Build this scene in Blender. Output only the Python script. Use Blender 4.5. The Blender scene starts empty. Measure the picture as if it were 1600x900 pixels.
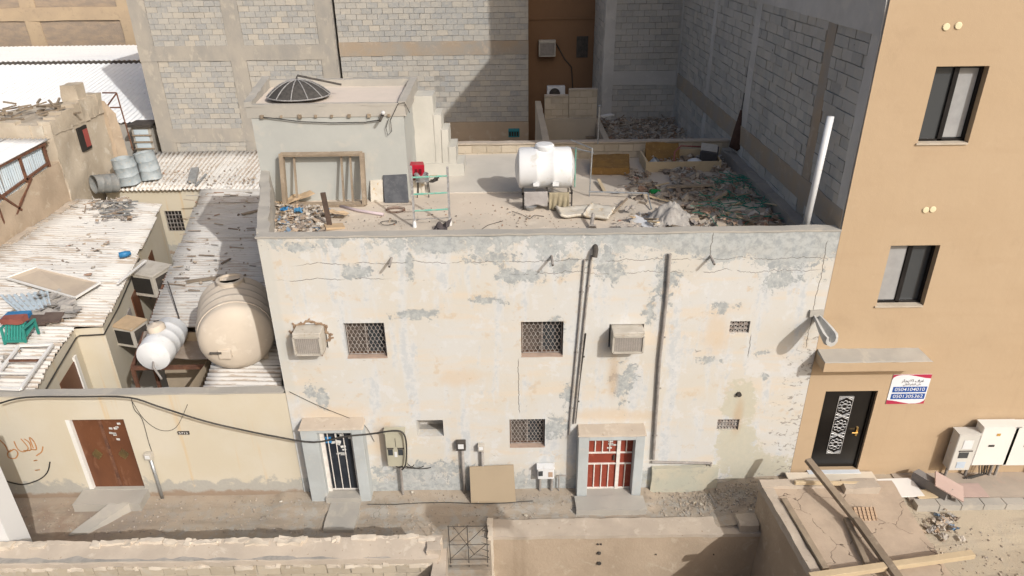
import bpy, math, random
from mathutils import Vector, Matrix, noise as mnoise
RND = random.Random(7)
S = bpy.context.scene
COL = S.collection
R = math.radians
# ------------------------------------------------------------------ camera
FPX, PITCH, ROLL = 1110.0, R(26.7), R(0.75)
CAM = Vector((0, -12.1, 11.15))
_fw = Vector((0, math.cos(PITCH), -math.sin(PITCH)))
_u0 = Vector((1, 0, 0)).cross(_fw)
_rt = Vector((1, 0, 0)) * math.cos(ROLL) - _u0 * math.sin(ROLL)
_up = _rt.cross(_fw)
cd = bpy.data.cameras.new('camera'); cam = bpy.data.objects.new('camera', cd); COL.objects.link(cam)
cd.sensor_width = 36; cd.lens = FPX / 1600 * 36; cd.clip_start = .1; cd.clip_end = 2000
m = Matrix((_rt, _up, -_fw)).transposed().to_4x4(); m.translation = CAM; cam.matrix_world = m
S.camera = cam
# ------------------------------------------------------------------ light
SUN_DIR = Vector((-.75, 1, -.86)).normalized()
w = bpy.data.worlds.new('World'); S.world = w; w.use_nodes = True
nt = w.node_tree; nt.nodes.clear()
sky = nt.nodes.new('ShaderNodeTexSky'); sky.sky_type = 'NISHITA'; sky.sun_disc = False
sky.sun_elevation = math.asin(-SUN_DIR.z); sky.sun_rotation = math.atan2(-SUN_DIR.x, -SUN_DIR.y)
sky.dust_density = 7.0; sky.air_density = 1.0
bg = nt.nodes.new('ShaderNodeBackground'); bg.inputs[1].default_value = .15
ow = nt.nodes.new('ShaderNodeOutputWorld')
nt.links.new(sky.outputs[0], bg.inputs[0]); nt.links.new(bg.outputs[0], ow.inputs[0])
sd = bpy.data.lights.new('sun', 'SUN'); sd.energy = 3.7; sd.angle = R(.53); sd.color = (1, .985, .955)
sun = bpy.data.objects.new('sun', sd); COL.objects.link(sun)
sun.rotation_euler = SUN_DIR.to_track_quat('-Z', 'Y').to_euler(); sun.location = (10, -20, 25)
S.view_settings.view_transform = 'Standard'; S.view_settings.look = 'None'
S.view_settings.gamma = 1; S.view_settings.exposure = -0.27
# ------------------------------------------------------------------ photo pixel -> point on a known plane
def ray(x, y): return _fw + _rt * ((x - 800) / FPX) - _up * ((y - 450) / FPX)
def WY(x, y, v=0.0):
    d = ray(x, y); return CAM + d * ((v - CAM.y) / d.y)
def WZ(x, y, v=0.0):
    d = ray(x, y); return CAM + d * ((v - CAM.z) / d.z)
def WX(x, y, v=0.0):
    d = ray(x, y); return CAM + d * ((v - CAM.x) / d.x)
def proj(p):
    v = Vector(p) - CAM; z = v.dot(_fw)
    if z < .1: return None
    return 800 + FPX * v.dot(_rt) / z, 450 - FPX * v.dot(_up) / z, z
# ------------------------------------------------------------------ mesh builder
def wloc(o):
    v = Vector((0, 0, 0))
    while o: v = v + o.location; o = o.parent
    return v
def tag(o, label=None, cat=None, group=None, kind=None):
    if label: o['label'] = label
    if cat: o['category'] = cat
    if group: o['group'] = group
    if kind: o['kind'] = kind
    return o
def thing(name, loc, label, cat, group=None):
    o = bpy.data.objects.new(name, None); COL.objects.link(o); o.location = loc; o.empty_display_size = .2
    return tag(o, label, cat, group)
class MB:
    def __init__(s): s.v = []; s.f = []; s.m = []; s.valley = None
    def add(s, vs, fs, mi=0):
        b = len(s.v); s.v += [Vector(p) for p in vs]; s.f += [[b + i for i in f] for f in fs]; s.m += [mi] * len(fs); return s
    def hexa(s, p, mi=0):
        return s.add(p, [(0, 3, 2, 1), (4, 5, 6, 7), (0, 1, 5, 4), (1, 2, 6, 5), (2, 3, 7, 6), (3, 0, 4, 7)], mi)
    def box(s, x0, x1, y0, y1, z0, z1, mi=0):
        return s.hexa([(x0, y0, z0), (x1, y0, z0), (x1, y1, z0), (x0, y1, z0), (x0, y0, z1), (x1, y0, z1), (x1, y1, z1), (x0, y1, z1)], mi)
    def obox(s, c, sz, rot=(0, 0, 0), mi=0):
        from mathutils import Euler
        e = Euler(rot).to_matrix(); c = Vector(c); h = [a / 2 for a in sz]
        P = [(-1, -1, -1), (1, -1, -1), (1, 1, -1), (-1, 1, -1), (-1, -1, 1), (1, -1, 1), (1, 1, 1), (-1, 1, 1)]
        return s.hexa([c + e @ Vector((a * h[0], b * h[1], d * h[2])) for a, b, d in P], mi)
    def bar(s, p, q, wd, ht, up=(0, 0, 1), mi=0):
        p = Vector(p); q = Vector(q); d = (q - p).normalized(); up = Vector(up)
        if abs(d.dot(up)) > .98: up = Vector((0, 1, 0))
        a = d.cross(up).normalized() * (wd / 2); b = a.cross(d).normalized() * (ht / 2)
        return s.hexa([p - a - b, p + a - b, p + a + b, p - a + b, q - a - b, q + a - b, q + a + b, q - a + b], mi)
    def tube(s, pts, r, n=8, cap=True, mi=0):
        pts = [Vector(p) for p in pts]; rr = r if isinstance(r, (list, tuple)) else [r] * len(pts)
        vs = []; fs = []; ref = None
        for i, p in enumerate(pts):
            d = (pts[min(i + 1, len(pts) - 1)] - pts[max(i - 1, 0)]).normalized()
            if ref is None:
                ref = d.cross(Vector((0, 0, 1)))
                if ref.length < .05: ref = d.cross(Vector((0, 1, 0)))
                ref.normalize()
            else:
                ref = (ref - d * ref.dot(d)).normalized()
            b = d.cross(ref)
            for k in range(n):
                t = 2 * math.pi * k / n; vs.append(p + (ref * math.cos(t) + b * math.sin(t)) * rr[i])
        for i in range(len(pts) - 1):
            for k in range(n):
                a = i * n + k; c = i * n + (k + 1) % n; fs.append((a, c, c + n, a + n))
        if cap:
            fs.append(tuple(range(n))[::-1]); fs.append(tuple(range((len(pts) - 1) * n, len(pts) * n)))
        return s.add(vs, fs, mi)
    def prism(s, poly, vec, mi=0):
        n = len(poly); poly = [Vector(p) for p in poly]; vec = Vector(vec)
        return s.add(poly + [p + vec for p in poly], [tuple(range(n))[::-1], tuple(range(n, 2 * n))] + [(i, (i + 1) % n, n + (i + 1) % n, n + i) for i in range(n)], mi)
    def lathe(s, prof, base, axis=(0, 0, 1), n=20, mi=0, squash=None):
        ax = Vector(axis).normalized(); a = ax.cross(Vector((0, 1, 0)) if abs(ax.y) < .9 else Vector((1, 0, 0))).normalized(); b = ax.cross(a); base = Vector(base)
        vs = []; fs = []
        for r, h in prof:
            for k in range(n):
                t = 2 * math.pi * k / n; vs.append(base + ax * h + (a * math.cos(t) + b * math.sin(t)) * r)
        for i in range(len(prof) - 1):
            for k in range(n):
                c = i * n + k; d = i * n + (k + 1) % n; fs.append((c, d, d + n, c + n))
        if prof[0][0] > 1e-4: fs.append(tuple(range(n))[::-1])
        if prof[-1][0] > 1e-4: fs.append(tuple(range((len(prof) - 1) * n, len(prof) * n)))
        return s.add(vs, fs, mi)
    def grid(s, fn, nu, nv, mi=0):
        vs = [fn(i / nu, j / nv) for j in range(nv + 1) for i in range(nu + 1)]
        return s.add(vs, [(j * (nu + 1) + i, j * (nu + 1) + i + 1, (j + 1) * (nu + 1) + i + 1, (j + 1) * (nu + 1) + i) for j in range(nv) for i in range(nu)], mi)
    def rough(s, p, seg=.15, amp=.02, freq=3.0, mi=0, seed=0, keep=None):
        """hexahedron (8 corners) with subdivided, displaced faces"""
        p = [Vector(a) for a in p]; off = Vector((seed * 7.3, seed * 3.1, seed * 5.7))
        def dis(q):
            d = mnoise.noise_vector(q * freq + off) * amp + mnoise.noise_vector(q * freq * 3.1 + off) * (amp * .45)
            if keep: d = Vector((d.x * keep[0], d.y * keep[1], d.z * keep[2]))
            return q + d
        for f in [(0, 3, 2, 1), (4, 5, 6, 7), (0, 1, 5, 4), (1, 2, 6, 5), (2, 3, 7, 6), (3, 0, 4, 7)]:
            a, b, c, d = [p[i] for i in f]
            nu = max(1, min(60, int(max((b - a).length, (c - d).length) / seg))); nv = max(1, min(60, int(max((d - a).length, (c - b).length) / seg)))
            s.grid(lambda u, v: dis((a * (1 - u) + b * u) * (1 - v) + (d * (1 - u) + c * u) * v), nu, nv, mi)
        return s
    def rbox(s, x0, x1, y0, y1, z0, z1, seg=.15, amp=.02, freq=3.0, mi=0, seed=0, keep=None):
        return s.rough([(x0, y0, z0), (x1, y0, z0), (x1, y1, z0), (x0, y1, z0), (x0, y0, z1), (x1, y0, z1), (x1, y1, z1), (x0, y1, z1)], seg, amp, freq, mi, seed, keep)
    def build(s, name, mat, parent=None, smooth=False, bevel=0, weld=False, origin=None):
        if parent is not None: o0 = wloc(parent)
        elif origin is not None: o0 = Vector(origin)
        else:
            xs = [p.x for p in s.v]; ys = [p.y for p in s.v]; zs = [p.z for p in s.v]
            o0 = Vector(((min(xs) + max(xs)) / 2, (min(ys) + max(ys)) / 2, min(zs)))
        me = bpy.data.meshes.new(name); me.from_pydata([tuple(p - o0) for p in s.v], [], s.f)
        for q in (mat if isinstance(mat, list) else [mat]): me.materials.append(q)
        if isinstance(mat, list) and len(mat) > 1: me.polygons.foreach_set('material_index', s.m)
        if weld or bevel:
            import bmesh
            bm = bmesh.new(); bm.from_mesh(me)
            if weld: bmesh.ops.remove_doubles(bm, verts=bm.verts, dist=1e-4)
            if bevel: bmesh.ops.bevel(bm, geom=bm.edges[:], offset=bevel, segments=1, affect='EDGES', clamp_overlap=True)
            bm.to_mesh(me); bm.free()
        if smooth:
            me.polygons.foreach_set('use_smooth', [True] * len(me.polygons))
            if smooth is not True and hasattr(me, 'set_sharp_from_angle'): me.set_sharp_from_angle(angle=R(smooth))
        if s.valley and len(s.valley) == len(me.vertices): me.attributes.new('valley', 'FLOAT', 'POINT').data.foreach_set('value', s.valley)
        me.update()
        o = bpy.data.objects.new(name, me); COL.objects.link(o)
        if parent is not None: o.parent = parent
        else: o.location = o0
        return o
def wallY(mb, x0, x1, z0, z1, y, holes, depth, mi=0, mr=None):
    """wall face looking to -Y with rectangular openings and reveals of the given depth"""
    mr = mi if mr is None else mr
    xs = sorted({x0, x1, *[h[0] for h in holes], *[h[1] for h in holes]}); zs = sorted({z0, z1, *[h[2] for h in holes], *[h[3] for h in holes]})
    for a, b in zip(xs, xs[1:]):
        for c, d in zip(zs, zs[1:]):
            mx, mz = (a + b) / 2, (c + d) / 2
            if any(h[0] < mx < h[1] and h[2] < mz < h[3] for h in holes): continue
            mb.add([(a, y, c), (b, y, c), (b, y, d), (a, y, d)], [(0, 1, 2, 3)], mi)
    for a, b, c, d in [h[:4] for h in holes]:
        e = y + depth
        mb.add([(a, y, c), (a, e, c), (a, e, d), (a, y, d)], [(0, 1, 2, 3)], mr); mb.add([(b, y, c), (b, y, d), (b, e, d), (b, e, c)], [(0, 1, 2, 3)], mr)
        mb.add([(a, y, c), (b, y, c), (b, e, c), (a, e, c)], [(0, 1, 2, 3)], mr); mb.add([(a, y, d), (a, e, d), (b, e, d), (b, y, d)], [(0, 1, 2, 3)], mr)
def smooth_pts(P3, n=4):
    """Catmull-Rom through the points"""
    P3 = [Vector(p) for p in P3]; out = []
    for i in range(len(P3) - 1):
        p0, p1, p2, p3 = P3[max(i - 1, 0)], P3[i], P3[i + 1], P3[min(i + 2, len(P3) - 1)]
        for s in range(n):
            t = s / n; out.append(.5 * ((2 * p1) + (p2 - p0) * t + (2 * p0 - 5 * p1 + 4 * p2 - p3) * t ** 2 + (3 * p1 - p0 - 3 * p2 + p3) * t ** 3))
    return out + [P3[-1]]
# ------------------------------------------------------------------ materials
class NB:
    def __init__(s, name):
        s.mat = bpy.data.materials.new(name); s.mat.use_nodes = True; s.t = s.mat.node_tree; s.t.nodes.clear()
        s.out = s.n('OutputMaterial'); s.p = s.n('BsdfPrincipled'); s.l(s.p.outputs[0], s.out.inputs[0])
        s.pos = s.n('NewGeometry').outputs['Position']
    def n(s, t, **k):
        q = s.t.nodes.new('ShaderNode' + t)
        for a, b in k.items(): setattr(q, a, b)
        return q
    def l(s, a, b): s.t.links.new(a, b)
    def set(s, sock, v):
        if hasattr(v, 'is_linked') or hasattr(v, 'links'): s.l(v, sock)
        else:
            if isinstance(v, (tuple, list)) and len(v) == 3 and sock.type == 'RGBA': v = (*v, 1)
            sock.default_value = v
    def math(s, op, a, b=0.0, c=0.0, clamp=False):
        q = s.n('Math', operation=op, use_clamp=clamp); s.set(q.inputs[0], a); s.set(q.inputs[1], b)
        if op in ('MULTIPLY_ADD', 'COMPARE', 'SMOOTH_MIN'): s.set(q.inputs[2], c)
        return q.outputs[0]
    def noise(s, scale, detail=4, rough=.55, vec=None, dist=0):
        q = s.n('TexNoise'); q.inputs['Scale'].default_value = scale; q.inputs['Detail'].default_value = detail; q.inputs['Roughness'].default_value = rough; q.inputs['Distortion'].default_value = dist
        s.l(vec or s.pos, q.inputs['Vector']); return q.outputs['Fac']
    def vmul(s, vec3, vec=None):
        q = s.n('VectorMath', operation='MULTIPLY'); s.l(vec or s.pos, q.inputs[0]); q.inputs[1].default_value = vec3; return q.outputs[0]
    def step(s, v, lo, hi, a=0.0, b=1.0):
        q = s.n('MapRange', interpolation_type='SMOOTHSTEP'); s.set(q.inputs[0], v); q.inputs[1].default_value = lo; q.inputs[2].default_value = hi; q.inputs[3].default_value = a; q.inputs[4].default_value = b; return q.outputs[0]
    def mix(s, f, a, b, mode='MIX'):
        q = s.n('Mix', data_type='RGBA', blend_type=mode); s.set(q.inputs[0], f); s.set(q.inputs[6], a); s.set(q.inputs[7], b); return q.outputs[2]
    def xyz(s, vec=None):
        q = s.n('SeparateXYZ'); s.l(vec or s.pos, q.inputs[0]); return q.outputs
    def bump(s, h, strength=.3, dist=.02, prev=None):
        q = s.n('Bump'); q.inputs['Strength'].default_value = strength; q.inputs['Distance'].default_value = dist; s.set(q.inputs['Height'], h)
        if prev: s.l(prev, q.inputs['Normal'])
        return q.outputs[0]
    def blob(s, blobs, distort, edge=(.75, 1.05), amt=1.3):
        x, y, z = s.xyz(); acc = None
        for cx, cz, rx, rz in blobs:
            a = s.math('MULTIPLY', s.math('SUBTRACT', x, cx), 1 / rx); b = s.math('MULTIPLY', s.math('SUBTRACT', z, cz), 1 / rz)
            d = s.math('SQRT', s.math('ADD', s.math('MULTIPLY', a, a), s.math('MULTIPLY', b, b)))
            acc = d if acc is None else s.math('MINIMUM', acc, d)
        d = s.math('ADD', acc, s.math('MULTIPLY', s.math('SUBTRACT', distort, .5), amt))
        return s.step(d, edge[0], edge[1], 1.0, 0.0)
    def fin(s, col, rough=.9, nrm=None, spec=.25, metal=0.0):
        s.set(s.p.inputs['Base Color'], col); s.set(s.p.inputs['Roughness'], rough); s.set(s.p.inputs['Specular IOR Level'], spec); s.set(s.p.inputs['Metallic'], metal)
        if nrm: s.l(nrm, s.p.inputs['Normal'])
        return s.mat
MATS = {}
def mat(name, c1, c2=None, c3=None, scale=1.5, rough=.88, bump=.25, bs=25, bd=.01, spec=.25, metal=0.0, rnd=0.0, spots=None, stretch=None, detail=6):
    """generic weathered surface: two-tone large noise, third tone as blotches, fine relief"""
    if name in MATS: return MATS[name]
    b = NB(name); c2 = c2 or tuple(x * .8 for x in c1)
    vec = b.vmul(stretch) if stretch else None
    f = b.noise(scale, detail, .6, vec)
    col = b.mix(b.step(f, .36, .66), c1, c2)
    if c3: col = b.mix(b.math('MULTIPLY', b.step(b.noise(scale * 2.7, 6, .65, vec, .4), .55, .68), .8), col, c3)
    if spots: col = b.mix(b.step(b.noise(scale * 9, 3, .6), .66, .72), col, spots)
    if rnd:
        oi = b.n('ObjectInfo').outputs['Random']
        col = b.mix(1.0, col, b.mix(oi, (1 - rnd,) * 3, (1 + rnd * .6,) * 3), 'MULTIPLY')
    n = b.bump(b.noise(bs, 5, .6), bump, bd) if bump else None
    MATS[name] = b.fin(col, rough, n, spec, metal); return MATS[name]
# ------------------------------------------------------------------ materials of the setting
def block_mat(name, island, tones, tint=1.0):
    b = NB(name)
    r = b.n('NewGeometry').outputs['Random Per Island'] if island else b.n('ObjectInfo').outputs['Random']
    rp = b.n('ValToRGB'); rp.color_ramp.interpolation = 'LINEAR'; b.l(r, rp.inputs[0])
    e = rp.color_ramp.elements
    for i, c in enumerate(tones):
        q = e[i] if i < 2 else e.new(.5)
        q.color = (*[x * tint for x in c], 1)
    for i, q in enumerate(list(e)): pass
    for i, c in enumerate(tones): e[i].position = i / (len(tones) - 1)
    col = b.mix(b.math('MULTIPLY', b.step(b.noise(9, 6, .65), .4, .7), .35), rp.outputs[0], (.5, .45, .37))
    col = b.mix(b.math('MULTIPLY', b.step(b.noise(1.1, 4, .6), .5, .75), .3), col, (.24, .23, .215))
    col = b.mix(b.math('MULTIPLY', b.step(b.noise(2.3, 8, .7, None, .5), .57, .66), .5), col, (.47, .43, .37))
    col = b.mix(b.step(b.noise(7, 6, .7), .66, .7), col, (.15, .14, .13))
    return b.fin(col, .92, b.bump(b.noise(40, 5, .7), .5, .01), .2)
TONES = [(.31, .31, .30), (.36, .35, .325), (.335, .335, .325), (.40, .38, .345), (.355, .345, .32), (.43, .395, .34), (.30, .305, .305)]
TONES_G = [(.36, .355, .34), (.41, .40, .38), (.38, .375, .36), (.45, .435, .41), (.39, .385, .365), (.33, .33, .32), (.43, .41, .375)]
BLK = block_mat('block_single', False, TONES); BLKJ = block_mat('block_many', True, TONES)
BLG = block_mat('grey_block_single', False, TONES_G); BLGJ = block_mat('grey_block_many', True, TONES_G)
TONES_T = [(.40, .34, .26), (.46, .395, .305), (.43, .37, .285), (.5, .43, .335)]
BLT = block_mat('tan_block_single', False, TONES_T); BLTJ = block_mat('tan_block_many', True, TONES_T)
MORTAR = mat('mortar', (.26, .25, .23), (.36, .335, .3), scale=4, bump=.4)
MORTART = mat('tan_mortar', (.36, .31, .24), (.42, .36, .28), scale=4, bump=.4)
CONC = mat('board_marked_concrete', (.36, .33, .285), (.29, .275, .25), (.42, .38, .32), scale=1.3, bump=.5, bs=14, stretch=(1, 1, .5))
CONCG = mat('grey_concrete', (.5, .49, .47), (.43, .42, .4), (.54, .52, .48), scale=1.1, bump=.4, bs=18)
BEAMT = mat('stained_concrete_beam', (.34, .27, .2), (.29, .27, .24), (.4, .33, .26), scale=1.0, bump=.4, bs=16)
CEMENT = mat('cement_render', (.39, .365, .325), (.335, .32, .29), (.43, .395, .34), scale=.9, bump=.25, bs=30)
TOWER = mat('tower_render', (.395, .405, .385), (.355, .365, .35), (.425, .415, .38), scale=.8, bump=.2, bs=30)
DUSTROOF = mat('dusty_roof_screed', (.56, .485, .40), (.49, .435, .365), (.6, .535, .45), scale=.8, bump=.35, bs=22, spots=(.3, .25, .2))
PALEROOF = mat('pale_plaster', (.62, .54, .47), (.56, .5, .43), scale=.9, bump=.2)
CARD = mat('cardboard', (.46, .34, .22), (.4, .3, .195), scale=4, bump=.15)
FOAM = mat('dirty_foam', (.55, .52, .46), (.48, .44, .37), (.42, .27, .1), scale=3, bump=.4)
MUD = mat('mud_plaster', (.42, .335, .25), (.36, .285, .21), (.47, .395, .305), scale=1.1, bump=.5, bs=16, bd=.02)
MUDTOP = mat('dusty_mud_top', (.45, .385, .315), (.39, .335, .275), (.5, .44, .365), scale=1.4, bump=.5, bs=18, spots=(.3, .24, .18))
ADOBE = mat('weathered_adobe', (.46, .4, .32), (.37, .315, .245), (.55, .51, .435), scale=.8, bump=.5, bs=12, bd=.03)
YELLOW = None
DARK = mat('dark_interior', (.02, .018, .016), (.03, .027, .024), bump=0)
BROWNWALL = mat('brown_paint', (.215, .125, .07), (.19, .11, .062), scale=.6, bump=.15)
WHITEP = mat('white_paint', (.72, .71, .69), (.66, .65, .62), scale=.8, bump=.1, rough=.7)
WOOD = mat('grey_timber', (.28, .225, .165), (.22, .175, .13), (.35, .29, .225), scale=3, bump=.5, bs=30, rnd=.2, stretch=(1, 1, 1))
WOODP = mat('pale_timber', (.55, .44, .29), (.5, .4, .265), scale=3, bump=.3, rnd=.1)
RUST = mat('rusty_steel', (.16, .075, .045), (.1, .05, .035), (.22, .12, .07), scale=6, rough=.8, bump=.3)
STEEL = mat('galvanised_steel', (.42, .44, .45), (.34, .35, .36), (.3, .24, .19), scale=5, rough=.45, metal=.6, bump=.1)
IRON = mat('dark_iron', (.05, .045, .042), (.08, .07, .06), scale=6, rough=.6, bump=.2)
CABLE = mat('black_cable', (.03, .028, .026), (.06, .055, .05), rough=.6, bump=0)
PIPE = mat('grey_pipe', (.3, .28, .26), (.22, .2, .185), (.38, .35, .31), scale=5, rough=.6, bump=.2)
PLASTICW = mat('white_plastic', (.66, .67, .68), (.62, .63, .64), (.55, .53, .49), scale=1.6, rough=.4, bump=.05, spec=.45)
BEIGE = mat('beige_fibreglass', (.55, .48, .395), (.5, .435, .36), (.6, .54, .46), scale=1.2, rough=.6, bump=.12)
ACMAT = mat('beige_painted_metal', (.46, .43, .38), (.4, .37, .32), (.33, .28, .22), scale=4, rough=.6, bump=.1)
MARBLE = mat('pale_stone_slab', (.66, .6, .5), (.6, .54, .45), scale=1.5, rough=.5, bump=.05)
GLASS = None
def facade_mat():
    b = NB('old_painted_render'); x, y, z = b.xyz()
    n1 = b.noise(.55, 6, .6); n2 = b.noise(2.2, 8, .65, None, .3); n3 = b.noise(9, 6, .7); n4 = b.noise(30, 4, .7)
    st = b.noise(1.0, 6, .6, b.vmul((2.6, 2.6, .45)))
    hs = b.noise(1.0, 5, .6, b.vmul((.5, .5, 3.2)))
    nf = b.noise(6.5, 10, .74, None, .25); nm = b.noise(1.7, 10, .72, None, .2)
    col = b.mix(b.step(n1, .38, .62), (.525, .50, .45), (.53, .525, .505))
    col = b.mix(b.math('MULTIPLY', b.step(hs, .48, .66), .6), col, (.585, .50, .395))
    col = b.mix(b.math('MULTIPLY', b.step(st, .5, .62), .7), col, (.535, .55, .56))
    col = b.mix(b.math('MULTIPLY', b.step(nm, .55, .6), .65), col, (.56, .565, .565))
    col = b.mix(b.math('MULTIPLY', b.step(nm, .43, .36), .7), col, (.51, .42, .315))
    col = b.mix(b.math('MULTIPLY', b.step(b.math('ADD', b.math('MULTIPLY', nf, .5), b.math('MULTIPLY', st, .5)), .53, .60), .7), col, (.43, .455, .475))
    rust = b.blob([(WY(p, q).x, WY(p, q).z, a, c) for p, q, a, c in [(520, 645, 1.0, .25), (960, 648, 1.0, .2), (600, 690, .35, .7), (720, 590, .6, .25), (1120, 520, .35, .6)]], n2, (.3, 1.2), 1.4)
    col = b.mix(b.math('MULTIPLY', rust, .5), col, (.55, .42, .28))
    # bare grey render: bands at the parapet and the foot, and flakes
    dist = b.math('ADD', b.math('MULTIPLY', n2, .45), b.math('MULTIPLY', nf, .55))
    nn = b.math('ADD', b.math('MULTIPLY', b.math('SUBTRACT', dist, .5), 6.0), b.math('MULTIPLY', b.math('SUBTRACT', n1, .5), 1.6))
    top = b.math('ADD', b.math('MULTIPLY', b.math('SUBTRACT', z, 5.93), 1.9), nn)
    xr = b.step(x, 2.0, 4.4)
    top = b.math('ADD', top, b.math('MULTIPLY', b.math('MULTIPLY', xr, b.step(z, 4.9, 5.9)), .7))
    top = b.math('ADD', top, b.math('MULTIPLY', b.math('MULTIPLY', b.step(x, -2.6, -1.0), b.step(z, 4.7, 5.5)), .28))
    foot = b.math('ADD', b.math('MULTIPLY', b.math('SUBTRACT', .55, z), 2.2), nn)
    foot = b.math('SUBTRACT', foot, b.math('MULTIPLY', b.step(x, 2.5, 3.5), .5))
    px = [(820, 432, 48, 13), (770, 404, 40, 10), (655, 490, 38, 9), (690, 388, 40, 8), (880, 415, 30, 20), (1215, 440, 24, 16), (1110, 563, 26, 6), (1186, 552, 11, 6),
          (1195, 588, 8, 7), (886, 622, 9, 22), (868, 668, 24, 18), (482, 612, 11, 14), (468, 388, 30, 7), (1015, 490, 12, 16), (975, 600, 22, 34), (870, 520, 14, 22),
          (660, 735, 85, 16), (1240, 400, 50, 30), (1100, 388, 60, 12), (560, 425, 30, 9), (955, 415, 24, 26), (1040, 440, 22, 40), (640, 420, 8, 22), (505, 625, 10, 16), (760, 470, 30, 8), (1130, 480, 18, 10)]
    sc = lambda p, q: (WY(p + 10, q).x - WY(p, q).x) / 10
    bl = [(WY(p, q).x, WY(p, q).z, a * sc(p, q), c * sc(p, q) * 1.08) for p, q, a, c in px]
    spots = b.blob(bl, dist, (.55, .95), 9.0)
    grey = b.math('MAXIMUM', b.math('MAXIMUM', b.step(top, .08, .3), b.step(foot, .05, .35)), spots)
    gcol = b.mix(b.step(nf, .38, .6), (.26, .285, .295), (.40, .42, .42))
    col = b.mix(b.math('MULTIPLY', grey, .85), col, gcol)
    col = b.mix(b.math('MULTIPLY', b.math('MULTIPLY', b.step(x, -4.42, -4.52), b.step(z, 2.6, 2.9)), .6), col, (.47, .47, .44))  # greyer strip down the upper left edge
    # cement patch round the waste outlet, greenish foot on the right
    g2 = b.blob([(WY(1155, 628).x, WY(1155, 628).z, .48, .62), (WY(1150, 700).x, WY(1150, 700).z, .55, .9), (WY(1065, 745).x, WY(1065, 745).z, .95, .42), (WY(1180, 730).x, WY(1180, 730).z, 1.0, .5)], dist, (.7, .85), 3.0)
    col = b.mix(b.math('MULTIPLY', g2, .9), col, b.mix(n3, (.40, .40, .335), (.52, .48, .38)))
    w = b.blob([(WY(1153, 650).x, WY(1153, 650).z, .12, .55), (WY(958, 590).x, WY(958, 590).z, .12, .6)], n2, (.2, 1.3), .8)
    col = b.mix(b.math('MULTIPLY', w, .55), col, (.42, .3, .19))
    # chips along the right-hand edge
    reg = b.math('MULTIPLY', b.step(x, 4.9, 5.9), b.step(z, 4.9, 3.6))
    chip = b.math('ADD', b.noise(1.0, 5, .65, b.vmul((6, 6, 9)), 1.2), b.math('MULTIPLY', reg, .13))
    col = b.mix(b.math('MULTIPLY', b.step(chip, .69, .73), .85), col, (.25, .23, .21))
    col = b.mix(b.step(b.math('ADD', n3, b.math('MULTIPLY', reg, .05)), .7, .74), col, (.36, .33, .29))
    pits = b.noise(5.5, 2, .5); col = b.mix(b.step(pits, .775, .80), col, (.16, .14, .12))
    # cracks
    cr = None
    for z0, a, xa, xb in ((5.62, .22, -4.2, 6.2), (5.36, .3, -.3, 6.0), (5.30, .2, -4.6, -2.2)):
        wob = b.math('MULTIPLY', b.math('SUBTRACT', b.noise(1.1 + a, 8, .68, b.vmul((1, 0, 0))), .5), a * 1.6)
        d = b.math('ABSOLUTE', b.math('SUBTRACT', b.math('SUBTRACT', z, z0), wob))
        c = b.math('MULTIPLY', b.step(d, .002, .009, 1, 0), b.math('MULTIPLY', b.step(n2, .4, .5), b.math('MULTIPLY', b.step(x, xa, xa + .5), b.step(x, xb, xb - .4))))
        cr = c if cr is None else b.math('MAXIMUM', cr, c)
    wob = b.math('MULTIPLY', b.math('SUBTRACT', b.noise(1.6, 8, .7, b.vmul((0, 0, 1))), .5), .22)
    for x0, za, zb in ((WY(1112, 380).x, 5.6, 6.2), (WY(810, 600).x, 2.1, 3.5), (WY(1280, 440).x, 3.6, 6.0), (WY(1168, 560).x, 3.4, 4.0)):
        d = b.math('ABSOLUTE', b.math('SUBTRACT', b.math('SUBTRACT', x, x0), wob))
        c = b.math('MULTIPLY', b.step(d, .003, .011, 1, 0), b.math('MULTIPLY', b.step(z, za, za + .1), b.step(z, zb, zb - .1)))
        cr = b.math('MAXIMUM', cr, c)
    col = b.mix(b.math('MULTIPLY', cr, .85), col, (.1, .085, .07))
    h = b.math('ADD', b.math('MULTIPLY', n3, .5), b.math('ADD', b.math('MULTIPLY', n4, .25), b.math('MULTIPLY', b.math('MAXIMUM', grey, cr), -.5)))
    return b.fin(col, .9, b.bump(h, .45, .014), .2)
def yellow_mat():
    b = NB('pale_yellow_render'); x, y, z = b.xyz()
    n1 = b.noise(.7, 6, .6); n2 = b.noise(3, 7, .65, None, .3); n3 = b.noise(14, 5, .7)
    col = b.mix(b.step(n1, .35, .65), (.53, .475, .37), (.55, .505, .415))
    st = b.noise(1.0, 4, .6, b.vmul((3.2, 3.2, .18)))
    col = b.mix(b.math('MULTIPLY', b.step(st, .58, .68), .5), col, (.56, .41, .23))
    foot = b.math('ADD', b.math('MULTIPLY', b.math('SUBTRACT', .5, z), 2.6), b.math('MULTIPLY', b.math('SUBTRACT', n2, .5), 2.6))
    col = b.mix(b.math('MULTIPLY', b.step(foot, .1, .4), .9), col, b.mix(n3, (.3, .3, .28), (.42, .4, .36)))
    low = b.math('ADD', b.math('MULTIPLY', b.math('SUBTRACT', .2, z), 5), b.math('MULTIPLY', b.math('SUBTRACT', n2, .5), 2))
    col = b.mix(b.math('MULTIPLY', b.step(low, .1, .6), .8), col, (.27, .19, .13))
    col = b.mix(b.step(n3, .7, .75), col, (.5, .43, .32))
    return b.fin(col, .88, b.bump(n3, .3, .01), .22)
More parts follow.
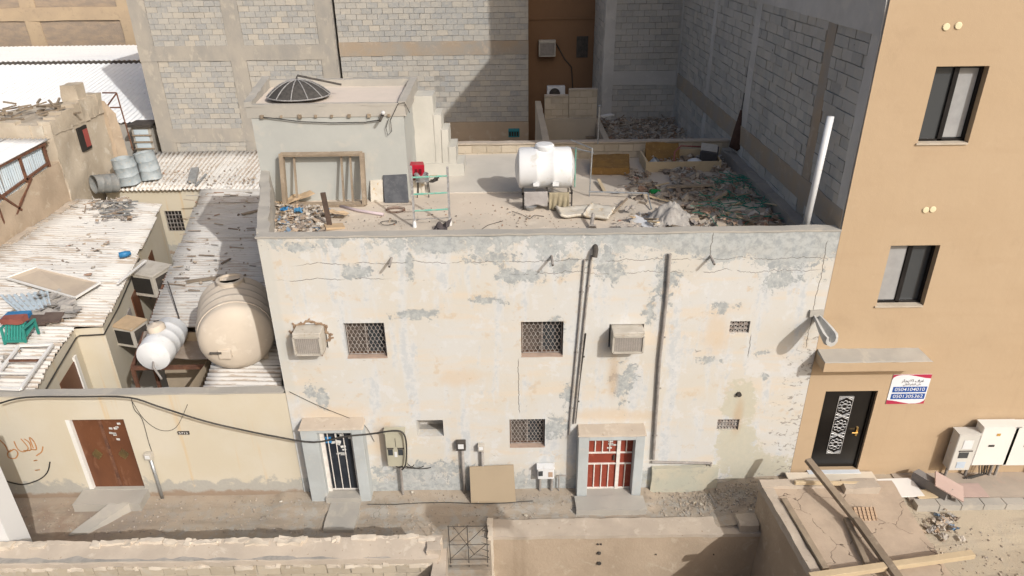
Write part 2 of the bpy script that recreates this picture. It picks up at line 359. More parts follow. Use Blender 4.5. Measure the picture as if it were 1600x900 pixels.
def ground_mat():
    b = NB('dusty_street'); x, y, z = b.xyz()
    n1 = b.noise(.8, 6, .6); n2 = b.noise(4, 8, .65, None, .3); n3 = b.noise(28, 5, .7)
    col = b.mix(b.step(n1, .35, .65), (.36, .3, .235), (.30, .26, .21))
    cem = b.math('MULTIPLY', b.step(n2, .46, .56), b.step(n1, .36, .5))
    col = b.mix(b.math('MULTIPLY', cem, .6), col, (.33, .325, .3))
    col = b.mix(b.math('MULTIPLY', b.step(x, 5.5, 8), .8), col, b.mix(n2, (.46, .4, .3), (.36, .31, .24)))
    lf = b.math('MULTIPLY', b.step(x, -6.5, -9.5), b.step(n2, .35, .6)); col = b.mix(b.math('MULTIPLY', lf, .6), col, (.25, .17, .125))
    str_ = b.noise(1.0, 6, .65, b.vmul((.5, 3.0, 1))); col = b.mix(b.math('MULTIPLY', b.step(str_, .5, .66), .5), col, (.22, .185, .15))
    edge = b.math('ADD', b.math('MULTIPLY', b.math('ABSOLUTE', b.math('ADD', y, .12)), -2.2), b.math('MULTIPLY', n2, 1.6)); col = b.mix(b.math('MULTIPLY', b.step(edge, .3, .75), .6), col, (.4, .33, .255))
    col = b.mix(b.step(n3, .64, .72), col, (.5, .45, .37)); col = b.mix(b.step(b.noise(17, 3, .6), .68, .73), col, (.16, .14, .12))
    cr = b.n('TexVoronoi', feature='DISTANCE_TO_EDGE'); cr.inputs['Scale'].default_value = .9
    q = b.n('VectorMath', operation='ADD'); b.l(b.pos, q.inputs[0]); nn = b.n('TexNoise'); nn.inputs['Scale'].default_value = 2.5; b.l(b.pos, nn.inputs['Vector']); sc = b.n('VectorMath', operation='SCALE'); b.l(nn.outputs['Color'], sc.inputs[0]); sc.inputs['Scale'].default_value = .5; b.l(sc.outputs[0], q.inputs[1]); b.l(q.outputs[0], cr.inputs['Vector'])
    col = b.mix(b.math('MULTIPLY', b.step(cr.outputs['Distance'], .001, .006, 1, 0), b.math('MULTIPLY', b.step(n1, .5, .6), .6)), col, (.13, .11, .09))
    return b.fin(col, .93, b.bump(b.math('ADD', n3, n2), .5, .02), .2)
def orange_mat():
    b = NB('orange_render'); n1 = b.noise(.5, 4, .5); n2 = b.noise(1, 3, .5, b.vmul((.6, .6, 4)))
    x, y, z = b.xyz()
    col = b.mix(b.step(n1, .35, .65), (.425, .315, .205), (.44, .33, .218)); col = b.mix(b.math('MULTIPLY', b.step(n2, .5, .7), .3), col, (.405, .295, .19))
    low = b.math('ADD', b.math('MULTIPLY', b.math('SUBTRACT', .42, z), 5), b.math('MULTIPLY', b.math('SUBTRACT', b.noise(5, 6, .6), .5), 2.5))
    col = b.mix(b.math('MULTIPLY', b.step(low, .2, .7), .6), col, (.42, .34, .25))
    col = b.mix(b.math('MULTIPLY', b.step(b.noise(3.2, 5, .6, None, .5), .6, .72), .18), col, (.48, .375, .262))
    dr = b.noise(1, 6, .65, b.vmul((7, 7, .3))); col = b.mix(b.math('MULTIPLY', b.math('MULTIPLY', b.step(dr, .55, .7), b.step(b.noise(.45, 3, .5), .45, .6)), .3), col, (.36, .26, .17))
    col = b.mix(b.math('MULTIPLY', b.step(b.noise(1.3, 8, .7, None, .4), .56, .68), .22), col, (.35, .26, .17))
    return b.fin(col, .85, b.bump(b.noise(2.2, 5, .6), .35, .03, b.bump(b.noise(60, 4, .7), .3, .006)), .25)
def brown_far_mat():
    b = NB('tan_rendered_blockwork'); x, y, z = b.xyz(); n = b.noise(1.2, 6, .65, b.vmul((1, 1, 3)))
    col = b.mix(b.step(n, .35, .65), (.25, .205, .165), (.32, .25, .185))
    return b.fin(col, .92, b.bump(b.noise(6, 6, .7), .6, .05), .2)
def sheet_mat(name, c1, c2, rust, amount):
    b = NB(name); x, y, z = b.xyz(); oi = b.n('ObjectInfo').outputs['Random']
    n1 = b.noise(.9, 6, .6, b.vmul((.7, 2.2, 1))); n2 = b.noise(1.0, 6, .7, b.vmul((1.4, 7, 1)))
    col = b.mix(b.step(n1, .35, .65), c1, c2)
    th = b.math('ADD', n2, b.math('MULTIPLY', b.math('SUBTRACT', oi, .5), .12))
    va = b.n('Attribute', attribute_name='valley').outputs['Fac']
    th = b.math('ADD', th, b.math('MULTIPLY', b.math('SUBTRACT', va, .42), .26))  # valleys tinted browner, which makes the corrugation read stronger
    col = b.mix(b.math('MULTIPLY', b.step(th, .56 - amount, .66 - amount), .8), col, rust)
    col = b.mix(b.step(b.noise(13, 4, .6), .67, .72), col, (.2, .16, .13))
    return b.fin(col, .5, b.bump(b.noise(20, 4, .6), .15, .01), .35)
FACADE = facade_mat(); YELLOW = yellow_mat(); GROUND = ground_mat(); ORANGE = orange_mat(); FARWALL = brown_far_mat()
SHEET = sheet_mat('worn_white_sheet', (.58, .57, .545), (.52, .5, .47), (.34, .27, .205), .06)
SHEETR = sheet_mat('dusty_grey_sheet', (.54, .52, .49), (.47, .45, .415), (.36, .29, .235), .04)
SHEETW = sheet_mat('clean_white_sheet', (.76, .77, .77), (.72, .73, .74), (.5, .45, .38), -.14)
SHEETB = sheet_mat('pale_blue_sheet', (.5, .58, .63), (.44, .52, .58), (.35, .3, .26), -.08)
def glass_mat():
    b = NB('window_glass'); return b.fin((.05, .055, .06), .06, None, .6)
GLASS = glass_mat()
# ------------------------------------------------------------------ block masonry
_unit = None
def unit_block(mat_):
    key = 'unit_' + mat_.name
    if key in bpy.data.meshes: return bpy.data.meshes[key]
    q = MB().box(-.5, .5, -.5, .5, -.5, .5); me = bpy.data.meshes.new(key); me.from_pydata([tuple(v) for v in q.v], [], q.f); me.materials.append(mat_); return me
class Masonry:
    def __init__(s): s.b = []
    def lay(s, o, u, n, width, z0, z1, bw=.405, bh=.205, gap=.012, skip=(), depth=.14, seed=0, proud=.006, drop=0.0):
        """courses of blocks on the plane through o, along u, facing n; face of the blocks lies on the plane"""
        rr = random.Random(seed); o = Vector(o); u = Vector(u).normalized(); n = Vector(n).normalized(); row = 0; z = z0
        while z < z1 - .03:
            h = min(bh, z1 - z); t = -(bw / 2 if row % 2 else 0) + rr.uniform(-.03, .03)
            while t < width:
                wd = bw * rr.choice((1, 1, 1, 1, 1, .97, 1.03)); a, e = max(t, 0), min(t + wd, width); t += wd
                if e - a > .04 and not any(k[0] < (a + e) / 2 < k[1] and k[2] < z + h / 2 < k[3] for k in skip) and rr.random() >= drop:
                    g = gap if rr.random() > .06 else gap * 2.6
                    s.b.append((o + u * ((a + e) / 2) + Vector((0, 0, z + h / 2)) - n * (depth / 2 - rr.uniform(0, proud * 2)) + Vector((0, 0, rr.uniform(-.004, .004) + .012 * mnoise.noise(Vector((a * .8, z * 3, seed))))), u, n, e - a - g, depth, h - gap * rr.uniform(.6, 1.3), rr.uniform(-.012, .012)))
            z += bh; row += 1
        return s
    def bays(s, o, u, n, width, cols, *a, **k):
        """the same courses, bay by bay between the columns (cols: intervals along u)"""
        e = 0.0; sd = k.pop('seed', 0); o = Vector(o); u = Vector(u)
        for c0, c1 in sorted(cols) + [(width, width)]:
            if c0 - e > .1: s.lay(o + u * e, u, n, c0 - e, *a, seed=sd + int(e * 10), **k)
            e = max(e, c1)
        return s
    def finish(s, parent, mat1, matn, limit=300, name='block'):
        def size(k):
            p = proj(k[0])
            if not p or not (-20 < p[0] < 1620 and -15 < p[1] < 915): return 0
            f = abs((k[0] - CAM).normalized().dot(k[2])); return k[3] * k[5] * f / p[2] ** 2
        s.b.sort(key=size, reverse=True); base = wloc(parent); me = unit_block(mat1)
        for c, u, n, wd, dp, ht, tw in s.b[:limit]:
            o = bpy.data.objects.new(name, me); COL.objects.link(o); o.parent = parent
            rot = Matrix((u, -n, Vector((0, 0, 1)))).transposed().to_4x4() @ Matrix.Rotation(tw, 4, 'Y')
            o.matrix_local = Matrix.Translation(c - base) @ rot @ Matrix.Diagonal((wd, dp, ht, 1))
        if s.b[limit:]:
            q = MB()
            for c, u, n, wd, dp, ht, tw in s.b[limit:]:
                z = Vector((0, 0, 1)); a, b_, d = u * wd / 2, -n * dp / 2, z * ht / 2
                q.hexa([c - a - b_ - d, c + a - b_ - d, c + a + b_ - d, c - a + b_ - d, c - a - b_ + d, c + a - b_ + d, c + a + b_ + d, c - a + b_ + d])
            tag(q.build('blockwork', matn, parent), kind='stuff')
# ------------------------------------------------------------------ corrugated sheet
def corr(mb, a, b, c, d, pitch=.13, amp=.02, along='u', nseg=3, th=.0, sag=.01, seed=0):
    """corrugated sheet over the quad a-b-c-d (u: a->b, v: a->d); ridges run along u or v"""
    a, b, c, d = map(Vector, (a, b, c, d)); nrm = (b - a).cross(d - a).normalized()
    if nrm.z < 0: nrm = -nrm
    L = (d - a).length if along == 'u' else (b - a).length
    nw = max(4, int(L / pitch * 6)); ph = seed * 1.7; val = []
    def fn(u, v):
        p = (a * (1 - u) + b * u) * (1 - v) + (d * (1 - u) + c * u) * v; t = v if along == 'u' else u
        sn = math.sin(2 * math.pi * t * L / pitch + ph); val.append(.5 - .5 * sn)
        return p + nrm * (amp * sn + mnoise.noise(p * .9 + Vector((seed, 0, 0))) * sag)
    mb.grid(fn, nseg, nw) if along == 'u' else mb.grid(fn, nw, nseg)
    mb.valley = val; return mb
def sheets(parent, a, b, c, d, n, mat_, pitch=.16, amp=.034, along='u', seed=0, name='roof_sheet', jit=.06, sag=.02, lift=.012):
    """n overlapping corrugated sheets covering the quad; split across v when ridges run along u"""
    a, b, c, d = map(Vector, (a, b, c, d)); rr = random.Random(seed); out = []
    for i in range(n):
        s, e = i / n, min(1, (i + 1) / n + .04)
        L = lambda p, q, t: p * (1 - t) + q * t
        z = Vector((0, 0, lift * (i % 2) + rr.uniform(0, .006))); e0, e1 = rr.uniform(-jit, jit), rr.uniform(-jit, jit)
        if along == 'u':
            p = [L(a, d, s), L(b, c, s), L(b, c, e), L(a, d, e)]; du = (b - a).normalized(); q = [p[0] + du * e0, p[1] + du * e1, p[2] + du * e1, p[3] + du * e0]
        else:
            p = [L(a, b, s), L(a, b, e), L(d, c, e), L(d, c, s)]; dv = (d - a).normalized(); q = [p[0] + dv * e0, p[1] + dv * e0, p[2] + dv * e1, p[3] + dv * e1]
        k = MB(); corr(k, *[v + z for v in q], pitch, amp, along, 5, sag=sag, seed=seed + i)
        o = k.build(name, mat_, parent, smooth=True); md = o.modifiers.new('t', 'SOLIDIFY'); md.thickness = .004; out.append(o)
    return out
# ================================================================== ground
def gz(x, y):
    z = mnoise.noise(Vector((x * .7, y * .7, 0))) * .035 + mnoise.noise(Vector((x * 2.5, y * 2.5, 3))) * .012
    t = min(1, max(0, (x - 3.6) / 2.0)); t = t * t * (3 - 2 * t); k = min(1, max(0, (y + 1.9) / 1.2))
    z += .34 * t * (.35 + .65 * k)
    if -5.2 < x < 3: z += .06 * min(1, max(0, (y + .62) / .08))
    return z
q = MB()
def street_patch(x0, x1, y0, y1, nu, nv): q.grid(lambda u, v: Vector((x0 + (x1 - x0) * u, y0 + (y1 - y0) * v, gz(x0 + (x1 - x0) * u, y0 + (y1 - y0) * v))), nu, nv)
street_patch(-16, -.5, -2.05, .2, 130, 24); street_patch(-.5, 6, -1.2, .2, 60, 18); street_patch(6, 16, -5, .2, 80, 50)
o = q.build('street', GROUND, origin=(0, 0, 0), smooth=True); tag(o, 'narrow dusty street of patched cement and dirt before the old house', 'street', kind='structure')
E = [(-600, -2.06), (-.5, -2.06), (-.5, -1.2), (6.2, -1.2), (6.2, -600)]; q = MB()
q.add([(a, b, -.12) for a, b in E] + [(600, -600, -.12), (600, 600, -.12), (-600, 600, -.12), (-.5, 600, -.12), (6.2, 600, -.12)], [(0, 1, 8, 7), (2, 3, 9, 8), (4, 5, 6, 9)])
q.add([(a, b, z) for z in (-1.6, -.12) for a, b in E], [(i, i + 1, i + 6, i + 5) for i in range(4)]); q.add([(-600, -2.06, -1.6), (-.5, -2.06, -1.6), (-.5, -600, -1.6), (-600, -600, -1.6), (-.5, -1.2, -1.6), (6.2, -1.2, -1.6), (6.2, -600, -1.6)], [(3, 2, 1, 0), (2, 6, 5, 4)])
o = q.build('ground', GROUND, origin=(0, 0, -.12)); tag(o, 'dusty tan ground around and between the houses', 'ground', kind='structure')
# ================================================================== the old two-storey house
XL, XR, ZP, ZR, YB = -4.68, 6.06, 6.15, 5.46, 7.2
SK = .29                                     # the left boundary runs back at a skew
xl = lambda y: XL - SK * y
house = thing('old_house', (0, 0, 0), 'old cream two-storey house with peeling paint and a cluttered flat roof', 'house')
def rect(p0, p1, y=0.0):
    a, b = WY(*p0, y), WY(*p1, y); return (a.x, b.x, b.z, a.z)
H_W1 = (-3.31, -2.51, 3.55, 4.34); H_W2 = (.17, 1.0, 3.53, 4.32); H_W3 = (-.09, .66, 1.24, 1.97)
H_V1 = (4.27, 4.66, 4.0, 4.27); H_V2 = (4.30, 4.76, 1.62, 1.9); H_O = (-2.05, -1.49, 1.56, 1.98)
H_A1 = (-4.26, -3.66, 3.78, 4.33); H_A2 = (1.9, 2.58, 3.72, 4.24)
H_D1 = (-4.1, -3.35, .12, 1.86); H_D2 = (1.57, 2.54, .05, 1.6)
fw = MB(); wallY(fw, XL, XR, -.3, ZP, 0, [H_W1, H_W2, H_W3, H_V1, H_V2, H_O, H_A1, H_A2, H_D1, H_D2], .24)
# left side wall, parapet backs
fw.add([(XL, 0, -.3), (XL, 0, ZP), (xl(YB), YB, ZP), (xl(YB), YB, -.3)], [(0, 1, 2, 3)])
fw.add([(XR, YB, -.3), (xl(YB), YB, -.3), (xl(YB), YB, ZR), (XR, YB, ZR)], [(0, 1, 2, 3)])
fw.build('wall', FACADE, house)
q = MB()
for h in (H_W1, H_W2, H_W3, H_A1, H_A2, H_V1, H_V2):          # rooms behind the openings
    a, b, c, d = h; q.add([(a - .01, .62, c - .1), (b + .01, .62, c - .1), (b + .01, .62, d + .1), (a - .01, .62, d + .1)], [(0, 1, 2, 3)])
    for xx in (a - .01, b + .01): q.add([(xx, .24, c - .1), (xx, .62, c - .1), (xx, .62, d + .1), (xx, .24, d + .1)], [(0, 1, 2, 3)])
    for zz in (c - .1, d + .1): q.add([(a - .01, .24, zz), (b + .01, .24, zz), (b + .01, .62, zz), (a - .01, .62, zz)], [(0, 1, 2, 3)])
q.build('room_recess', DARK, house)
a, b, c, d = H_O; q = MB()
q.add([(a, .55, c - .1), (b, .55, c - .1), (b, .55, d), (a, .55, d)], [(0, 1, 2, 3)]); q.add([(a, .24, c - .1), (a, .55, c - .1), (a, .55, d), (a, .24, d)], [(0, 1, 2, 3)]); q.add([(b, .24, c - .1), (b, .55, c - .1), (b, .55, d), (b, .24, d)], [(0, 1, 2, 3)]); q.add([(a, .24, d), (b, .24, d), (b, .55, d), (a, .55, d)], [(0, 1, 2, 3)]); q.add([(a, .24, c), (b, .24, c), (b, .55, c - .1), (a, .55, c - .1)], [(0, 1, 2, 3)])
tag(q.build('blocked_opening', mat('chalky_render', (.5, .48, .45), (.42, .4, .38), scale=3, bump=.4), house), 'open square recess without a grille, chalky inside')
# parapet tops (irregular) and inner faces
par = MB()
par.rbox(XL - .02, XR, -.02, .22, ZP, ZP + .035, .12, .016, 2.5, seed=1)
par.rough([(XL + .02, .222, ZR - .1), (XR - .25, .222, ZR - .1), (XR - .25, .21, ZR - .1), (XL + .02, .21, ZR - .1), (XL + .02, .222, ZP), (XR - .25, .222, ZP), (XR - .25, .21, ZP), (XL + .02, .21, ZP)], .2, .0)
par.build('parapet', CEMENT, house, smooth=40)
q = MB(); y0, y1, zt = .24, 4.02, ZP + .0
q.rough([(xl(y0) - .01, y0, ZR - .2), (xl(y0) + .24, y0, ZR - .2), (xl(y1) + .24, y1, ZR - .2), (xl(y1) - .01, y1, ZR - .2), (xl(y0) - .01, y0, zt), (xl(y0) + .22, y0, zt), (xl(y1) + .22, y1, zt + .05), (xl(y1) - .01, y1, zt + .05)], .1, .05, 2.2, seed=3)
q.build('side_parapet', CEMENT, house, smooth=40)
q = MB(); q.rbox(XR - .27, XR - .005, .22, YB - .2, ZR - .1, ZR + .3, .2, .03, 2, seed=5)
q.build('side_kerb', mat('dirty_render', (.3, .27, .23), (.24, .22, .2), (.36, .3, .23), scale=1.5, bump=.5), house, smooth=40)
q = MB(); q.grid(lambda u, v: Vector(((xl(.2 + v * 7.0)) * (1 - u) + XR * u, .2 + v * 7.0, ZR + mnoise.noise(Vector((u * 9, v * 7, 1))) * .03)), 60, 40)
q.build('roof', DUSTROOF, house, smooth=True)
# pale screed apron at the back
q = MB(); q.rough([(-2.35, 4.35, ZR - .05), (.6, 4.35, ZR - .05), (1.0, YB, ZR + .0), (-1.9, YB, ZR + .0), (-2.35, 4.35, ZR + .035), (.6, 4.35, ZR + .035), (1.0, YB, ZR + .16), (-1.9, YB, ZR + .16)], .2, .012, 2)
q.build('screed', mat('pale_screed', (.52, .485, .43), (.47, .44, .39), scale=1, bump=.2), house, smooth=40)
# rear parapet of blocks
q = MB(); q.box(-2.1, XR, YB + .015, YB + .2, ZR - .1, ZR + .435); q.build('rear_parapet_core', MORTART, house)
ms = Masonry(); ms.lay((-2.1, YB, 0), (1, 0, 0), (0, -1, 0), XR + 2.1, ZR - .02, ZR + .42, seed=3, depth=.16)
ms.finish(house, BLT, BLTJ)
q = MB(); q.rbox(-2.12, XR, YB - .02, YB + .22, ZR + .425, ZR + .465, .15, .014, 3, seed=8); q.build('rear_parapet_cap', MUDTOP, house, smooth=40)
# ---- stair tower
tz = 7.74; ty0, ty1 = 4.0, 6.35; tx0, tx1 = -5.62, -2.12
tower = MB()
tower.hexa([(tx0 - .22, ty0, ZR - .1), (tx1 - .28, ty0, ZR - .1), (tx1 - .28, ty1, ZR - .1), (tx0 - .5, ty1, ZR - .1), (tx0 - .22, ty0, tz - .3), (tx1 - .28, ty0, tz - .3), (tx1 - .28, ty1, tz - .3), (tx0 - .5, ty1, tz - .3)])
tw = tower.build('stair_tower', TOWER, house)
q = MB(); q.hexa([(tx0 - .3, ty0 - .02, tz - .3), (tx1 - .22, ty0 - .02, tz - .3), (tx1 - .22, ty1 + .05, tz - .3), (tx0 - .62, ty1 + .05, tz - .3), (tx0 - .3, ty0 - .02, tz - .06), (tx1 - .22, ty0 - .02, tz - .06), (tx1 - .22, ty1 + .05, tz - .06), (tx0 - .62, ty1 + .05, tz - .06)])
q.build('tower_slab', CEMENT, tw)
q = MB(); q.add([(tx0 - .3, ty0, tz - .05), (tx1 - .22, ty0, tz - .05), (tx1 - .22, ty1, tz - .05), (tx0 - .62, ty1, tz - .05)], [(0, 1, 2, 3)]); q.build('tower_roof', PALEROOF, tw)
q = MB()
q.rbox(tx0 - .3, tx1 - .22, ty0 - .025, ty0 + .09, tz - .06, tz, .15, .012, 3)
q.rough([(tx0 - .62, ty1 - .15, tz - .06), (tx1 - .2, ty1 - .15, tz - .06), (tx1 - .2, ty1 + .06, tz - .06), (tx0 - .62, ty1 + .06, tz - .06), (tx0 - .62, ty1 - .15, tz + .12), (tx1 - .2, ty1 - .15, tz + .12), (tx1 - .2, ty1 + .06, tz + .12), (tx0 - .62, ty1 + .06, tz + .12)], .15, .02, 3)
q.rough([(tx1 - .38, ty0 - .03, tz - .06), (tx1 - .2, ty0 - .03, tz - .06), (tx1 - .2, ty1, tz - .06), (tx1 - .38, ty1, tz - .06), (tx1 - .38, ty0 - .03, tz + .04), (tx1 - .2, ty0 - .03, tz + .04), (tx1 - .2, ty1, tz + .14), (tx1 - .38, ty1, tz + .14)], .15, .015, 3)
q.rough([(tx0 - .32, ty0 - .03, tz - .06), (tx0 - .14, ty0 - .03, tz - .06), (tx0 - .42, ty1, tz - .06), (tx0 - .62, ty1, tz - .06), (tx0 - .32, ty0 - .03, tz + .06), (tx0 - .14, ty0 - .03, tz + .06), (tx0 - .42, ty1, tz + .2), (tx0 - .62, ty1, tz + .2)], .15, .02, 3)
q.build('tower_rim', CEMENT, tw, smooth=40)
for i, px in enumerate((410, 440, 469, 494, 519, 546, 577, 608)):    # beam ends under the slab
    p = WY(px, 182 - i * .3, ty0); k = MB(); rr = .055
    sz_ = random.Random(i).uniform(.05, .085); k.rough([(p.x + a * sz_ / 2, y_, p.z + c * sz_ / 2) for y_ in (ty0 - .03 - sz_ * .4, ty0 + .02) for a, c in ((-1, -1), (1, -1), (1, 1), (-1, 1))], .03, .008, 20, seed=i); k.build('beam_end', WOOD, tw)
# stepped outer wall of the stair
for i, (x0, x1, zt) in enumerate([(-2.4, -1.9, 7.55), (-1.9, -1.72, 7.1), (-1.72, -1.56, 6.72), (-1.56, -1.38, 6.3), (-2.34, -1.2, 5.86)]):
    k = MB(); k.rbox(x0, x1 + .01, 5.6 - i * .02, 6.3, ZR - .1, zt, .2, .012, 2.5, seed=20 + i); k.build('stair_step_wall', mat('whitewashed_render', (.5, .485, .44), (.44, .43, .39), scale=1.2, bump=.25), tw, smooth=40)
# ---- door portals
PORT = mat('grey_cement_surround', (.43, .46, .465), (.38, .4, .4), (.46, .45, .42), scale=1.4, bump=.3)
def portal(x0, x1, zt, ox0, ox1, oz1, zb, name, label):
    q = MB(); Y0, Y1 = -.3, -.002;
    q.hexa([(x0, Y0, zb - .2), (ox0, Y0, zb - .2), (ox0, Y1, zb - .2), (x0, Y1, zb - .2), (x0, Y0, zt), (ox0, Y0, zt), (ox0, Y1, zt), (x0, Y1, zt)])
    q.hexa([(ox1, Y0, zb - .2), (x1, Y0, zb - .2), (x1, Y1, zb - .2), (ox1, Y1, zb - .2), (ox1, Y0, zt), (x1, Y0, zt), (x1, Y1, zt), (ox1, Y1, zt)])
    q.box(ox0, ox1, Y0 - .001, Y1, oz1, zt - .001)
    o = tag(q.build('door_surround', PORT, house, bevel=.008), label)
    k = MB(); k.rough([(x0 - .03, Y0 - .03, zt), (x1 + .03, Y0 - .03, zt), (x1 + .03, Y1, zt), (x0 - .03, Y1, zt), (x0 - .0, Y0 - .01, zt + .03), (x1 + .0, Y0 - .01, zt + .03), (x1, Y1, zt + .09), (x0, Y1, zt + .09)], .1, .012, 4, seed=3)
    k.build('ledge', MUDTOP, o, smooth=40)
    k = MB(); k.rbox(ox0 - .02, ox1 + .02, Y0 - .06, .2, zb - .2, zb, .1, .012, 4, seed=4); k.build('threshold', CEMENT, o, smooth=40)
    return o
portal(-4.43, -3.14, 2.0, -4.08, -3.37, 1.9, .2, 'p', 'grey cement surround of the dark door')
portal(1.35, 2.74, 1.74, 1.57, 2.54, 1.62, .12, 'p', 'grey cement surround of the red door')
BLACKP = mat('dark_blue_black_paint', (.018, .022, .03), (.03, .034, .042), (.06, .06, .065), scale=3, rough=.35, bump=.1)
REDP = mat('brick_red_paint', (.25, .052, .032), (.21, .045, .028), (.28, .085, .055), scale=2.5, rough=.5, bump=.1)
BARW = mat('chalky_white_bar', (.7, .67, .63), (.6, .56, .52), scale=8, rough=.6, bump=.1)
PAPER = mat('paper_notice', (.6, .6, .58), (.5, .5, .48), scale=20, bump=0, rnd=.3)
# dark door with white bars
dr = MB().box(-4.0, -3.36, -.1, -.06, .2, 1.9).build('door', BLACKP, house); tag(dr, 'glossy blue-black steel door behind four white bars')
MB().box(-4.09, -4.0, -.14, -.04, .18, 1.9).build('door_jamb', BARW, dr)
for i in range(4):
    x = -3.985 + .06 + i * .165; MB().tube([(x, -.125, .26), (x, -.125, 1.88)], .011, 6).build('bar', BARW, dr)
MB().box(-4.0, -3.36, -.135, -.115, .235, .26).build('bottom_rail', BARW, dr)
rr = random.Random(4)
for i in range(11):
    x, z = -3.86 + .45 * rr.random(), 1.15 + .6 * rr.random(); MB().obox((x, -.104, z), (.07 + .06 * rr.random(), .004, .035 + .05 * rr.random()), (0, rr.uniform(-.3, .3), 0)).build('paper_notice', PAPER, dr)
MB().box(-3.985, -3.86, -.108, -.104, 1.5, 1.66).build('blue_sticker', mat('blue_sticker', (.03, .19, .42), (.04, .22, .48), bump=0), dr)
# red door with white glazing bars
dr = MB().box(1.57, 2.54, -.06, -.02, .12, 1.62).build('door', REDP, house); tag(dr, 'brick red steel door with white bars and a pale centre post')
MB().box(2.2, 2.275, -.1, -.055, .12, 1.62).build('centre_post', BARW, dr)
for x0, x1, n in ((1.58, 2.2, 4), (2.275, 2.53, 2)):
    for i in range(1, n):
        x = x0 + (x1 - x0) * i / n
        for a, b in ((.15, .8), (1.14, 1.6)): MB().box(x - .011, x + .011, -.085, -.06, a, b).build('bar', BARW, dr)
    for z in (.14, .82, 1.12): MB().box(x0, x1, -.088, -.06, z - .014, z + .014).build('rail', BARW, dr)
MB().box(2.13, 2.16, -.1, -.06, .92, 1.05).build('handle', IRON, dr)
for i in range(6): MB().obox((2.02 + .2 * rr.random(), -.066, 1.22 + .3 * rr.random()), (.1, .004, .04)).build('paper_notice', PAPER, dr)
# ---- windows with fish-scale grilles
GRILL = mat('rusty_white_grille', (.36, .34, .32), (.24, .2, .18), scale=12, rough=.7, bump=.1)
FRAMEB = mat('brown_timber_frame', (.12, .075, .05), (.16, .1, .07), scale=6)
CURT = mat('faded_shutter', (.09, .075, .065), (.13, .105, .09), scale=3, bump=.2)
def grille_window(h, label, rows=9, cols=9, shutter=True):
    a, b, c, d = h; y = .1
    f = MB()
    for (p, q_) in (((a, c), (b, c)), ((a, d), (b, d)), ((a, c), (a, d)), ((b, c), (b, d))):
        f.bar((p[0], y + .07, p[1]), (q_[0], y + .07, q_[1]), .05, .05, (0, 1, 0))
    wn = tag(f.build('window', FRAMEB, house), label)
    k = MB(); wd, ht = (b - a - .06) / cols, (d - c - .06) / rows
    for r in range(rows):
        for cc in range(cols + 1):
            x = a + .03 + (cc + (.5 if r % 2 else 0)) * wd - wd / 2 * 0; z = c + .03 + r * ht
            pts = [(min(max(x + wd / 2 * math.cos(t), a + .03), b - .03), y, z + ht * math.sin(t)) for t in [math.pi * i / 5 for i in range(6)]]
            k.tube(pts, .0048, 4, False)
    for x in (a + .03, b - .03, (a + b) / 2): k.bar((x, y, c + .02), (x, y, d - .02), .014, .014)
    for z in (c + .03, d - .03): k.bar((a + .02, y, z), (b - .02, y, z), .014, .014)
    k.build('grille', GRILL, wn)
    if shutter: MB().box(a + .02, (a + b) / 2 + .02, .2, .22, c + .02, d - .02).build('shutter', CURT, wn); MB().box((a + b) / 2 + .02, b - .02, .21, .22, c + .02, d - .02).build('pane', GLASS, wn)
    k = MB(); k.rbox(a - .0, b + .0, -.006, .2, c - .02, c + .006, .08, .006, 5); k.build('sill', mat('dusty_sill', (.4, .3, .24), (.33, .25, .2), scale=5), wn, smooth=40)
grille_window(H_W1, 'square grilled window next to the window unit in the broken hole')
grille_window(H_W2, 'square grilled window of the upper storey, left of the paired pipes')
grille_window(H_W3, 'smaller grilled window above the leaning brown board')
def vent(h, nx, nz, label):
    a, b, c, d = h; k = MB()
    for i in range(nx + 1): x = a + (b - a) * i / nx; k.bar((x, .05, c), (x, .05, d), .018, .03)
    for i in range(nz + 1): z = c + (d - c) * i / nz; k.bar((a, .05, z), (b, .05, z), .018, .03)
    for i in range(nx):
        for j in range(nz): x = a + (b - a) * (i + .5) / nx; z = c + (d - c) * (j + .5) / nz; k.bar((x - .03, .05, z - .03), (x + .03, .05, z + .03), .012, .02)
    tag(k.build('vent_grille', GRILL, house), label)
vent(H_V1, 4, 3, 'small dark vent high in the wall'); vent(H_V2, 7, 3, 'small barred vent above the waste stain')
# ---- pipes on the wall
def wpipe(pts, r, m=PIPE, clips=0, label=None, name='drain_pipe'):
    P3 = [WY(x, y) + Vector((0, -r - .012, 0)) for x, y in pts]; k = MB(); k.tube(P3, r, 8)
    for i in range(clips):
        t = (i + .5) / clips; a, b = P3[0], P3[-1]; c = a * (1 - t) + b * t; k.box(c.x - r - .02, c.x + r + .02, -.02, -.001, c.z - .015, c.z + .015)
    return tag(k.build(name, m, house, smooth=50), label)
wpipe([(1046, 395), (1041, 460), (1030, 560), (1020, 715)], .035, PIPE, 4, 'thick rusty-grey drain pipe down the wall')
wpipe([(924, 398), (913, 500), (904, 590), (897, 660)], .022, PIPE, 3); wpipe([(913, 405), (905, 500), (892, 640), (889, 678)], .02, PIPE, 3); wpipe([(915, 520), (905, 600), (899, 660)], .014, CABLE, 2)
wpipe([(1018, 720), (1060, 721), (1108, 722)], .03, PIPE, 0); wpipe([(1110, 721), (1104, 770)], .03, PIPE, 0)
wpipe([(1104, 722), (1100, 768)], .016, CABLE, 0)
